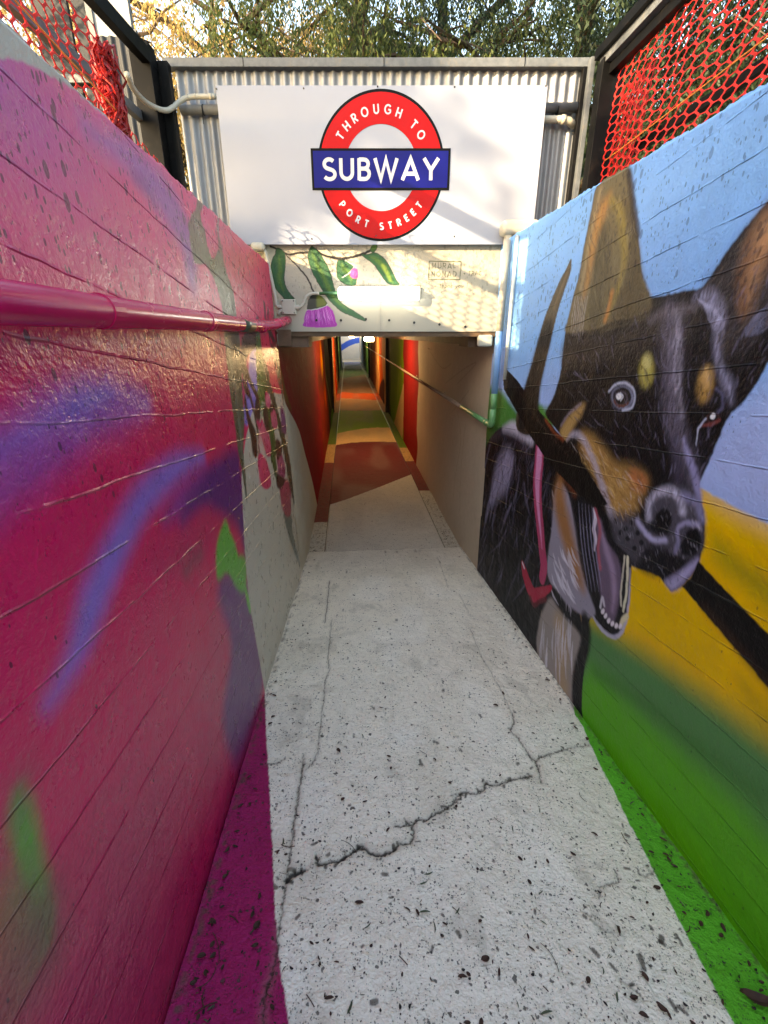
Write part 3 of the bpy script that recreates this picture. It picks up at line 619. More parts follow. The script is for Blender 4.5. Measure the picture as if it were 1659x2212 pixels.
# ================================================================== LEFT WALL
def left_wall_paint():
    S = cols_inv(0.45, SH+0.06, 560, (-14, -9, -5, -2.5, -1.2, -0.5, 0.0, 0.25)); Z = np.concatenate([[-0.1], np.linspace(0.0, 2.46, 820)])
    SS, ZZ = np.meshgrid(S, Z); c = Canvas(SS, ZZ, onL); s, z = c.U, c.V
    c.fill((214, 14, 80))
    nz = vnoise(s*2.2, z*2.2, 21)
    c.grad((228, 28, 92), sstep((nz-0.4)*2)*0.5)
    c.grad((228, 86, 128), sstep((z-1.98)/0.22)*0.75)                     # paler pink above the pipe
    c.grad((176, 78, 146), sstep((z-2.16)/0.2)*sstep((1.35-s)/0.5)*0.85)  # purple top corner
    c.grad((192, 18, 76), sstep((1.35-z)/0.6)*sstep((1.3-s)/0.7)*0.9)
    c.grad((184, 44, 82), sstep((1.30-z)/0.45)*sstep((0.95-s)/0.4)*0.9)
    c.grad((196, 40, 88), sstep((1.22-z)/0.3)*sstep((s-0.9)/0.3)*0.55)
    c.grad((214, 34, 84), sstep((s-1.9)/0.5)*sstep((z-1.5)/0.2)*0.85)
    # dark rose colour band by the floor
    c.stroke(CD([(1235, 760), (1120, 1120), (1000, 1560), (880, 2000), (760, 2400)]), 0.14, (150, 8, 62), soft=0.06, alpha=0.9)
    # salmon and dusty washes
    c.stroke(CD([(1050, 180), (1035, 330), (1030, 480)]), 0.10, (206, 44, 92), soft=0.06, alpha=0.8)
    c.poly(CD([(1060, 60), (1170, 100), (1215, 330), (1250, 560), (1200, 800), (1120, 980), (1060, 760), (1100, 420), (1040, 200)]), (98, 52, 112), soft=0.06, alpha=0.9)
    # lilac band crossing the top
    c.stroke(CA1([(560, 830), (700, 930), (840, 1010), (950, 1130), (1060, 1280), (1160, 1430), (1230, 1600), (1250, 1800)]), [0.03, 0.05, 0.08, 0.10, 0.13, 0.15, 0.15, 0.1], (136, 94, 156), soft=0.05, alpha=0.8)
    c.stroke(CA1([(880, 1150), (960, 1230), (1000, 1300)]), 0.03, (86, 60, 120), soft=0.03, alpha=0.6)
    # blue sprayed arcs
    c.stroke(CC([(-200, 1230), (0, 1150), (140, 1075), (300, 970), (450, 895), (560, 860)]), [0.05, 0.06, 0.07, 0.08, 0.07, 0.03], (104, 104, 190), soft=0.05, alpha=0.72)
    c.stroke(CC([(-100, 1500), (0, 1400), (150, 1280), (320, 1160), (470, 1050), (620, 980), (760, 930)]), [0.05, 0.055, 0.06, 0.06, 0.06, 0.07, 0.04], (126, 76, 160), soft=0.05, alpha=0.6)
    c.stroke(CC([(380, 950), (520, 880), (640, 860), (760, 900)]), [0.04, 0.06, 0.07, 0.03], (110, 100, 184), soft=0.055, alpha=0.6)
    c.stroke(CC([(1060, 1195), (960, 1230), (860, 1300), (760, 1400), (690, 1500), (620, 1640), (560, 1760)]) + CD([(440, 200), (400, 330), (360, 440), (300, 560), (230, 680)]), [0.04, 0.075, 0.085, 0.085, 0.085, 0.085, 0.085, 0.085, 0.07, 0.05, 0.03, 0.015], (122, 108, 194), soft=0.042, alpha=0.85)
    c.stroke(CC([(1180, 1280), (1060, 1330), (940, 1430), (860, 1520)]), [0.03, 0.09, 0.08, 0.02], (112, 60, 150), soft=0.05, alpha=0.7)
    # purple
    c.poly(CC([(1080, 1260), (1150, 1190), (1235, 1150), (1262, 1300), (1275, 1500), (1285, 1720), (1240, 1560), (1130, 1480), (1040, 1470), (950, 1560), (960, 1440)]), (84, 22, 106), soft=0.05, alpha=0.95)
    # magenta tongue
    c.poly(CC([(960, 1560), (1080, 1480), (1120, 1560), (1060, 1700), (900, 1800), (760, 1760)]), (194, 34, 86), soft=0.05, alpha=0.6)
    # greens
    c.poly(CC([(1172, 1525), (1200, 1590), (1230, 1660), (1245, 1760), (1200, 1800), (1140, 1740), (1130, 1650)]), (92, 176, 60), soft=0.022)
    c.poly(CD([(1030, -30), (1080, 0), (1160, -10), (1172, 90), (1160, 160), (1120, 130), (1080, 60), (1040, 100), (1026, 60)]), (92, 176, 60), soft=0.022)
    c.poly(CD([(1160, 110), (1180, 160), (1196, 230), (1190, 262), (1172, 190)]), (92, 176, 60), soft=0.012)
    c.stroke(CD([(880, 60), (910, 20), (950, -20)]), 0.04, (128, 76, 82), soft=0.04, alpha=0.7)
    c.stroke(CD([(78, 1120), (92, 1230), (118, 1350), (140, 1480), (172, 1600), (200, 1720), (220, 1820)]), [0.02, 0.05, 0.055, 0.055, 0.055, 0.05, 0.02], (72, 158, 52), soft=0.022, alpha=0.95)
    c.stroke(CD([(90, 1080), (80, 1180)]), 0.05, (120, 90, 80), soft=0.04, alpha=0.5)
    c.stroke(CD([(190, 1750), (210, 1900), (180, 2050)]), 0.08, (110, 80, 66), soft=0.06, alpha=0.8)
    c.stroke(CD([(-100, 1750), (60, 1800), (0, 2100)]), 0.12, (132, 62, 70), soft=0.07, alpha=0.7)
    # unpainted concrete strip along the top
    c.poly(CA1([(-300, 375), (0, 385), (90, 395), (190, 425), (300, 480), (400, 540), (480, 590), (600, 680), (700, 760), (800, 820), (870, 866), (900, 820), (500, 300), (0, -200), (-300, -400)]), (168, 162, 150), soft=0.003)
    # ---- flank beside the portal
    c.poly(CE([(-60, 0), (80, 100), (110, 560), (120, 760), (60, 900), (-60, 900)]), (200, 22, 84), soft=0.03, alpha=0.4)
    c.poly(CE([(225, 60), (330, 40), (400, 240), (430, 460), (450, 660), (340, 650), (320, 420), (260, 250)]), (222, 28, 80), soft=0.01)
    c.poly(CE([(190, 230), (232, 205), (245, 420), (240, 640), (205, 780), (170, 860), (150, 900), (120, 820), (150, 560), (165, 380)]), (132, 120, 200), soft=0.012)
    c.poly(CE([(170, 380), (150, 560), (120, 700), (100, 560), (110, 400), (140, 280)]), (196, 34, 110), soft=0.02, alpha=0.8)
    cream = [(222, 745), (190, 800), (168, 900), (145, 1000), (128, 1120), (112, 1230), (106, 1350), (112, 1500), (120, 1700), (132, 1900), (150, 2100), (175, 2330), (210, 2560), (258, 2860), (305, 3150), (330, 3400), (640, 2700), (780, 1760), (735, 1560), (700, 1400), (665, 1250), (632, 1120), (590, 960), (545, 850), (500, 768), (455, 650), (420, 632), (360, 618), (300, 600), (250, 660)]
    c.poly(CE(cream), (196, 186, 164), soft=0.004)
    G1, G2, G3, DK = (48, 104, 46), (46, 64, 46), (92, 104, 92), (34, 26, 26)
    # long olive leaf from the top to the middle
    c.poly(CC([(985, -40), (1062, -10), (1080, 80), (1110, 160), (1140, 110), (1165, 180), (1195, 270), (1222, 350), (1236, 480), (1250, 560), (1262, 700), (1268, 860), (1278, 1000), (1272, 1160), (1284, 1300), (1291, 1450), (1276, 1340), (1248, 1180), (1228, 1020), (1205, 860), (1186, 700), (1172, 560), (1160, 430), (1138, 330), (1105, 240), (1050, 150), (1000, 60)]), (78, 86, 64), soft=0.005)
    c.stroke(CC([(1195, 620), (1225, 800), (1250, 1000), (1266, 1180)]), 0.03, (104, 120, 108), soft=0.02, alpha=0.7)
    c.stroke(CC([(1210, 560), (1235, 700), (1255, 860)]), 0.03, (34, 42, 34), soft=0.02, alpha=0.7)
    c.poly(CA1([(1300, 1270), (1330, 1330), (1310, 1400), (1340, 1560), (1360, 1700), (1280, 1720), (1240, 1560), (1245, 1420), (1280, 1360)]), (108, 108, 84), soft=0.006)
    c.stroke(CA1([(1432, 1400), (1420, 1500), (1440, 1640), (1450, 1760)]), [0.01, 0.03, 0.05, 0.06], (96, 84, 74), soft=0.006, alpha=0.9)
    # hanging stems
    for pts, wd in ((((250, 60), (225, 150), (170, 205), (130, 260), (122, 400)), .03), (((122, 330), (126, 420), (160, 500), (200, 580), (232, 650)), .012), (((128, 420), (150, 560), (185, 680), (215, 800), (250, 980)), .012),
                    (((150, 440), (190, 560), (230, 640)), .012), (((300, -100), (320, 60), (400, 250), (440, 480), (480, 720)), .018), (((330, -60), (340, 150), (380, 350), (420, 560)), .012), (((380, 0), (395, 200), (420, 400), (450, 640)), .014), (((130, 420), (128, 560), (160, 640), (130, 560)), .01)):
        c.stroke(CE(pts), wd*3.4, DK, soft=0.008)
    c.poly(CE([(140, 640), (160, 760), (195, 870), (225, 940), (238, 1050), (240, 1140), (222, 1165), (200, 1120), (185, 1000), (165, 900), (145, 800), (130, 700)]), (44, 24, 24), soft=0.008)
    # green blades
    c.poly(CE([(238, 100), (262, 130), (275, 260), (288, 420), (296, 640), (305, 760), (295, 830), (262, 780), (238, 640), (228, 400), (226, 250)]), G1, soft=0.004)
    c.poly(CE([(275, 280), (300, 380), (318, 520), (345, 700), (365, 850), (385, 1000), (392, 1150), (405, 1380), (380, 1290), (352, 1170), (335, 1020), (318, 860), (300, 700), (285, 500)]), (44, 92, 44), soft=0.004)
    c.poly(CE([(290, 330), (330, 440), (352, 560), (385, 660), (415, 800), (445, 900), (470, 1010), (495, 1120), (520, 1250), (545, 1400), (570, 1550), (600, 1690), (632, 1860), (600, 1780), (565, 1660), (535, 1520), (500, 1380), (475, 1220), (445, 1080), (420, 960), (380, 800), (340, 640), (305, 480)]), G2, soft=0.004)
    c.poly(CE([(385, 250), (410, 350), (430, 470), (455, 600), (480, 730), (505, 830), (535, 930), (565, 1030), (600, 1110), (637, 1205), (610, 1190), (570, 1100), (540, 1010), (505, 920), (475, 800), (445, 660), (415, 500), (395, 380)]), (38, 44, 34), soft=0.004)
    c.stroke(CE([(490, 820), (520, 960), (545, 1080), (552, 1180)]), 0.05, G1, soft=0.004, alpha=0.8)
    c.stroke(CE([(530, 1050), (560, 1180), (575, 1290)]), 0.008, (150, 160, 130), soft=0.004, alpha=0.7)
    c.poly(CE([(455, 1625), (520, 1650), (530, 1760), (555, 1880), (578, 1980), (597, 2075), (565, 2000), (530, 1900), (490, 1780)]), G3, soft=0.005)
    c.stroke(CE([(255, 1120), (250, 1040), (240, 960), (250, 880)]), [0.05, 0.03, 0.02, 0.01], (104, 96, 66), soft=0.006)
    # blossoms
    PK, PD = (214, 38, 92), (120, 36, 70)
    for poly, a, b_ in ((((248, 1140), (268, 1128), (295, 1150), (320, 1200), (342, 1270), (354, 1350), (350, 1400), (318, 1425), (280, 1400), (256, 1300), (244, 1210)), PK, (236, 84, 110)),
                        (((232, 850), (275, 840), (300, 900), (335, 980), (352, 1080), (350, 1150), (322, 1150), (298, 1070), (262, 960), (240, 900)), (206, 50, 96), (232, 120, 130)),
                        (((398, 1150), (430, 1118), (452, 1170), (470, 1250), (462, 1330), (432, 1330), (408, 1260)), (150, 48, 84), (200, 100, 130)),
                        (((425, 1385), (460, 1340), (490, 1350), (510, 1420), (518, 1520), (512, 1640), (470, 1640), (440, 1560), (425, 1470)), (160, 44, 74), (196, 84, 104)),
                        (((300, 628), (318, 618), (338, 650), (352, 700), (350, 740), (326, 750), (306, 700)), (206, 50, 96), (226, 110, 130)),
                        (((348, 765), (372, 752), (392, 800), (404, 870), (398, 915), (378, 925), (355, 870)), (196, 48, 90), (220, 110, 130)),
                        (((430, 740), (452, 760), (470, 840), (478, 920), (470, 975), (448, 930), (436, 850)), (108, 40, 96), (140, 80, 130))):
        c.poly(CE(poly), a, soft=0.008)
        p = np.array(poly, float); cx, cy = p.mean(0)
        for k in range(9):
            t = (k/8-0.5)*0.7*np.ptp(p[:, 0]); c.stroke(CE([(cx+t*0.5, cy-0.32*np.ptp(p[:, 1])), (cx+t, cy), (cx+t*1.1, cy+0.42*np.ptp(p[:, 1]))]), [0.012, 0.028, 0.008], b_, soft=0.010, alpha=0.6)
    for poly in (((288, 760), (310, 740), (335, 860), (345, 960), (310, 930), (292, 850)), ((392, 1010), (420, 1020), (442, 1090), (430, 1150), (402, 1170), (390, 1100)), ((400, 1290), (425, 1310), (462, 1340), (455, 1390), (415, 1420), (398, 1380)), ((345, 720), (370, 730), (372, 770), (345, 790)), ((215, 730), (240, 640), (262, 760), (275, 830), (235, 850))):
        c.poly(CE(poly), (38, 26, 30), soft=0.012)
    for k in range(5): c.stroke(CE([(270+k*8, 700), (262+k*4, 800), (262, 860)]), 0.006, (200, 196, 170), soft=0.004, alpha=0.8)
    # maroon beyond the portal corner
    c.poly(CE([(388, 195), (405, 330), (438, 520), (468, 690), (505, 775), (548, 855), (592, 965), (634, 1125), (668, 1255), (704, 1405), (742, 1600), (830, 1600), (900, 900), (900, 195)]), (120, 26, 34), soft=0.004)
    return S, Z, c

# ================================================================== TUNNEL WALLS
def tunnel_paint(side):
    S = cols_inv(SH, 38.0, 330); Z = np.linspace(-0.06, 2.04, 300)
    SS, ZZ = np.meshgrid(S, Z); c = Canvas(SS, ZZ, onL if side < 0 else onR); s, z = c.U, c.V
    wob = s*(1+0.03*(vnoise(z*3+s*0.3, z*2.1, 31)-0.5))
    if side < 0:
        bands = [(3.0, (136, 18, 34)), (7.6, (118, 34, 22)), (10.3, (56, 54, 26)), (12.4, (30, 20, 14)), (13.9, (214, 168, 112)), (16.2, (176, 52, 26)), (18.6, (196, 156, 112)), (21, (70, 116, 72)), (27, (60, 84, 64)), (32, (130, 130, 132))]
    else:
        bands = [(3.0, (190, 174, 154)), (7.3, (136, 24, 28)), (9.3, (118, 152, 40)), (12.2, (70, 84, 34)), (12.8, (20, 18, 14)), (13.6, (206, 158, 104)), (15.0, (204, 92, 34)), (16.6, (200, 154, 100)), (18.8, (160, 92, 60)), (21.2, (134, 54, 32)), (24.6, (70, 116, 70)), (30, (122, 132, 124))]
    for a, cc in bands: c.grad(cc, sstep((wob-a)/(0.012*a)+0.5))
    if side < 0:
        c.poly(CE([(388, 195), (405, 330), (438, 520), (468, 690), (505, 775), (548, 855), (592, 965), (634, 1125), (668, 1255), (704, 1405), (742, 1600), (770, 1720), (780, 2200), (300, 2600), (250, 195)]), (196, 186, 164), soft=0.004, alpha=1)
        c.poly(CE([(380, 180), (396, 260), (412, 330), (446, 520), (455, 640), (430, 640), (340, 640), (300, 180)]), (222, 28, 80), soft=0.006)
        c.stroke(CE([(405, 340), (440, 500), (470, 640), (520, 760)]), [0.05, 0.12, 0.12, 0.02], (92, 88, 34), soft=0.05, alpha=0.7)
        c.stroke(CE([(760, 240), (770, 320), (772, 400), (770, 470)]), [0.2, 0.5, 0.5, 0.1], (232, 120, 28), soft=0.15, alpha=0.95)
        c.stroke(CE([(775, 340), (780, 420), (775, 470)]), 0.16, (240, 190, 60), soft=0.1, alpha=0.9)
        c.stroke(CE([(785, 540), (800, 620), (812, 700)]), [0.1, 0.5, 0.1], (206, 84, 24), soft=0.15, alpha=0.9)
        c.stroke(CE([(795, 350), (805, 480), (830, 620), (850, 740)]), 0.16, (150, 140, 100), soft=0.12, alpha=0.7)
        c.stroke(CE([(750, 500), (790, 520)]), 0.4, (50, 20, 20), soft=0.2, alpha=0.8)
        c.poly(CE([(862, 756), (880, 800), (872, 900), (858, 988), (850, 900), (850, 800)]), (90, 150, 30), soft=0.03)
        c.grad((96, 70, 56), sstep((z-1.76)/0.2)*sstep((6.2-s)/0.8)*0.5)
    else:
        c.poly(C4([(978, 440), (965, 480), (945, 560), (925, 650), (912, 735), (960, 830), (975, 700)]), (196, 168, 122), soft=0.01)
        c.stroke(C4([(945, 390), (940, 450), (935, 520)]), 0.12, (150, 170, 80), soft=0.1, alpha=0.6)
        c.poly(CTn([(930, 640), (950, 700), (945, 980), (925, 960), (885, 860), (890, 720)]), (60, 22, 14), soft=0.05)
        c.stroke(C4([(1075, 160), (1070, 400), (1075, 640)]), 0.012, (110, 90, 80), soft=0.006, alpha=0.6)
        for pts in (((1225, 790), (1232, 860)), ((1245, 890), (1222, 1040)), ((1135, 200), (1150, 205)), ((1140, 195), (1142, 215)), ((1150, 195), (1152, 215)), ((1160, 195), (1164, 215))):
            c.stroke(C4(pts), 0.006, (214, 204, 190) if pts[0][1] > 500 else (50, 36, 30), soft=0.003, alpha=0.8)
        for pts in (((1250, 430), (1380, 330), (1450, 300), (1330, 430)), ((1290, 620), (1340, 560), (1400, 480)), ((1300, 640), (1290, 740), (1300, 830)), ((1330, 620), (1350, 800), (1320, 1000), (1300, 1200)), ((1380, 700), (1350, 1000), (1345, 1300)), ((1150, 220), (1230, 330), (1290, 300))):
            c.stroke(C4(pts), 0.008, (134, 108, 92), soft=0.006, alpha=0.5)
        c.stroke(C4([(1080, 1100), (1250, 1440)]), 0.06, (120, 110, 100), soft=0.04, alpha=0.5)
    return S, Z, c

# ================================================================== FLOORS
def crack(c, pts, wd, proj, seed=0, alpha=0.95, colr=(52, 46, 38), n=14):
    r = np.random.default_rng(seed); P = proj(pts); out = []
    for i in range(len(P)-1):
        for k in range(n):
            t = k/n; p = P[i]*(1-t)+P[i+1]*t; out.append(p + (r.random(2)-0.5)*0.007*(0 < k))
    out.append(P[-1]); out = np.array(out); kk = np.arange(len(out))/9.0; ws = list(wd*(0.22+0.55*vnoise(kk, kk*0+seed*3.3, 200+seed)+0.12*r.random(len(out))))
    c.stroke(out, wd*3.2, (150, 138, 116), soft=0.016, alpha=0.30*alpha, raw=True)
    c.stroke(out, ws, colr, soft=0.0025, alpha=alpha, raw=True)
    for q in out[::5]:
        if r.random() < 0.45:
            e_ = q+r.normal(0, wd*0.9, 2); c.stroke([e_, e_+r.normal(0, wd*0.8, 2)], wd*(0.35+0.7*r.random()), (44, 36, 28), soft=0.002, raw=True, alpha=0.85)
    idx = c.sel(out, 0.03); x = c.wu[idx]; y = c.wv[idx]; d2 = np.full(x.size, 1e9)
    for i in range(len(out)-1):
        a = out[i]; e = out[i+1]-a; L = e@e+1e-12; t = np.clip(((x-a[0])*e[0]+(y-a[1])*e[1])/L, 0, 1)
        d2 = np.minimum(d2, (x-a[0]-t*e[0])**2+(y-a[1]-t*e[1])**2)
    d = np.sqrt(d2); c.hole[idx] = np.maximum(c.hole[idx], wd*0.9*np.clip(1-d/(wd*0.75), 0, 1))
def ramp_paint():
    S = cols_inv(0.33, 4.13, 760, (-14, -9, -5, -2, -0.8, -0.2, 0.1)); T = np.linspace(0, 1, 430)
    TT, SS = np.meshgrid(T, S); NN = (OFFL-0.012)+(OFFR+0.01-OFFL+0.012)*TT
    c = Canvas(NN, SS, onF); n, s = c.U, c.V
    c.fill((240, 230, 210))
    c.grad((230, 220, 202), sstep((vnoise(n*2+5, s*1.3, 41)-0.35)*2)*0.5)
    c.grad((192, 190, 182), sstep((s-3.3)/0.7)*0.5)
    c.grad((176, 164, 140), sstep((vnoise(n*3.1+1, s*2.3, 42)+0.35*vnoise(n*13, s*11, 43)-0.80)*3)*0.20)
    c.grad((150, 142, 124), sstep((vnoise(n*7+1, s*5.3, 44)+0.5*vnoise(n*31, s*27, 45)-1.02)*4)*0.28)
    c.grad((250, 244, 230), sstep((vnoise(n*5+4, s*3.3, 46)-0.62)*4)*0.35)
    r5 = np.random.default_rng(66)
    for k in range(150):
        s0_ = 1/(1/4.0+(1/0.55-1/4.0)*r5.random()); n0_ = OFFL+0.05+1.4*r5.random(); L_ = 0.003+0.010*r5.random()**2
        c.stroke([(n0_, s0_), (n0_+L_*r5.normal(), s0_+L_*r5.normal())], L_*1.1, (58, 50, 42), soft=0.002, raw=True, alpha=0.8)
    MG = CD([(1240, 560), (1258, 640), (1262, 720), (1266, 860), (1276, 1000), (1284, 1150), (1290, 1300), (1300, 1460), (1305, 1600), (1311, 1700), (1320, 1850), (1340, 2000), (1372, 2212), (1400, 2500), (1500, 3400), (300, 4200), (0, 2600), (700, 1500)])
    c.poly(MG, (160, 20, 88), soft=0.002, smooth=False)
    GR = CF([(1075, -60), (1110, 0), (1160, 90), (1203, 180), (1250, 270), (1300, 370), (1345, 460), (1400, 565), (1470, 700), (1550, 846), (1700, 1150), (2100, 1900), (2900, 1900), (2300, 400), (1300, -400)])
    gt = CG([(1490, 812), (1500, 850), (1535, 900), (1560, 965), (1600, 1050), (1640, 1140), (1700, 1260)])
    c.poly(gt + GR[1:], (78, 172, 44), soft=0.002, smooth=False)
    cr = lambda p, w_, sd, **k: crack(c, p, w_, onF, sd, **k)
    cr(CG([(660, 1365), (740, 1355), (770, 1330), (800, 1338), (850, 1300), (885, 1290), (925, 1262), (945, 1225), (975, 1205), (1035, 1212), (1078, 1190), (1082, 1160), (1110, 1172), (1150, 1165), (1240, 1140), (1295, 1128)]), 0.010, 1)
    cr(CF([(205, 330), (250, 322), (285, 312), (320, 285), (345, 268), (375, 292), (410, 300), (445, 285), (465, 268)]), 0.013, 2)
    cr(CF([(470, 262), (505, 262), (515, 235), (512, 205), (490, 190)]), 0.009, 3)
    cr(CF([(205, 330), (200, 300)]), 0.008, 4)
    cr(CG([(1320, 1055), (1345, 1040), (1400, 1025), (1440, 1010), (1480, 1000), (1560, 990)]), 0.007, 5)
    cr(CG([(1340, 1160), (1330, 1110), (1315, 1060), (1290, 1045), (1265, 1000), (1225, 945), (1195, 915), (1215, 885), (1205, 840)]), 0.008, 6)
    cr(CG([(1205, 840), (1160, 740), (1110, 655), (1070, 590), (1040, 520), (1005, 440)]), 0.004, 7, alpha=0.6)
    cr(CG([(1005, 375), (960, 285), (905, 250), (890, 200), (855, 110)]), 0.004, 8, alpha=0.55)
    cr(CG([(352, 222), (345, 300), (340, 350), (330, 415)]), 0.006, 9)
    cr(CG([(362, 400), (355, 500), (345, 570), (352, 640), (332, 690), (325, 780), (310, 900), (300, 1000), (285, 1060), (240, 1105)]), 0.0045, 10)
    cr(CG([(232, 1035), (225, 1100), (215, 1170), (200, 1230), (192, 1320), (183, 1422)]), 0.004, 11)
    cr(CF([(160, 0), (150, 60), (140, 130), (128, 200), (120, 280), (112, 340), (102, 400), (95, 450), (82, 520), (76, 600), (60, 680), (38, 740), (28, 846), (10, 1100)]), 0.0055, 12)
    cr(CF([(105, 385), (120, 365), (165, 348)]), 0.014, 13)
    cr(CF([(1112, 440), (1118, 402), (1150, 395), (1180, 388), (1168, 350)]), 0.005, 14, alpha=0.7)
    cr(CF([(1060, 480), (1085, 500), (1120, 540), (1160, 550)]), 0.004, 15, alpha=0.5)
    cr(CF([(1240, 360), (1270, 370), (1292, 350)]), 0.005, 16, alpha=0.7)
    cr(CG([(60, 1075), (110, 1070), (145, 1050)]), 0.006, 17)
    cr(CG([(160, 385), (235, 380), (300, 390)]), 0.003, 18, alpha=0.5)
    cr(CF([(1180, 700), (1230, 735), (1260, 770)]), 0.004, 19, alpha=0.5)
    # ledge where the ramp ends
    cr(CG([(262, 92), (400, 84), (560, 82), (640, 88), (700, 80), (800, 82), (895, 78)]), 0.006, 20, alpha=0.7)
    # dirt along the wall bases
    for k, (side, nn) in enumerate(((-1, OFFL+0.005), (1, OFFR-0.01))):
        e = np.abs(n-nn); c.grad((84, 70, 54), sstep(1-e/(0.008+0.02*vnoise(s*31, s*0, 55+k)))*sstep((vnoise(s*75, n*60, 50+k)-0.3)*2.4)*0.7)
    return S, T, NN, SS, c
def slab_paint():
    S = cols_inv(4.13, 38.0, 420); T = np.linspace(-0.62, 0.60, 90)
    TT, SS = np.meshgrid(T, S); NN = 0.335+TT
    c = Canvas(NN, SS, onT); n, s = c.U, c.V
    c.fill((198, 190, 176))
    def band(pts, cc, soft=0.01):
        P = onT(pts); L = [P[0]-np.array([2, 0]), *P, P[-1]+np.array([2, 0])]
        lim = np.interp(n, [p[0] for p in L], [p[1] for p in L]); c.grad(cc, sstep((s-lim)/soft+0.5))
    band(C4([(465, 1232), (600, 1190), (800, 1115), (1035, 1022)]), (104, 20, 34))
    band(CTn([(365, 1425), (560, 1395), (760, 1385), (940, 1385), (1095, 1390)]), (232, 196, 146))
    band(CTn([(380, 1290), (500, 1260), (700, 1228), (860, 1215), (1010, 1218)]), (126, 176, 40), 0.02)
    band(CTn([(420, 1010), (600, 1020), (800, 1012), (915, 1010)]), (206, 170, 124), 0.03)
    band(CTn([(445, 868), (600, 876), (800, 890), (880, 895)]), (214, 88, 26), 0.05)
    band(CTn([(455, 795), (600, 812), (700, 805), (830, 815)]), (140, 112, 86), 0.2)
    band(CTn([(470, 700), (800, 702)]), (140, 84, 60), 0.4)
    band(CTn([(480, 630), (580, 612), (700, 595), (740, 592)]), (60, 100, 76), 0.8)
    band(CTn([(490, 520), (700, 520)]), (110, 150, 156), 1.5)
    band(CTn([(490, 470), (690, 470)]), (120, 136, 176), 1.5)
    c.grad((150, 140, 130), sstep((vnoise(n*4, s*1.2, 60)-0.45)*3)*0.22)
    crack(c, C4([(640, 1400), (720, 1420), (760, 1440)]), 0.005, onT, 5, alpha=0.3)
    return S, T, NN, SS, c
def gutter_paint(side):
    S = cols_inv(3.9, 38.0, 330); T = np.linspace(0, 1, 14)
    a, b_ = (OFFL-0.02, -0.285) if side < 0 else (0.935, OFFR+0.02)
    TT, SS = np.meshgrid(T, S); NN = a+(b_-a)*TT
    c = Canvas(NN, SS, onT); s = c.V
    c.fill((190, 182, 166))
    seq = [(4.95 if side < 0 else 5.0, (110, 24, 34)), (7.6, (186, 146, 98)), (9.0 if side < 0 else 8.6, (84, 116, 22)), (13.0, (160, 122, 80)), (15.6, (176, 66, 20)), (17.5, (120, 90, 66)), (24, (60, 90, 66))]
    if side > 0: seq = seq[:0]+[(6.0, (110, 24, 34))]+seq[1:]
    for q, cc in seq: c.grad(cc, sstep((s-q)/0.02+0.5))
    c.grad((70, 60, 50), sstep((vnoise(s*60, c.U*90, 70)-0.5)*2)*0.55)
    return S, T, NN, SS, c


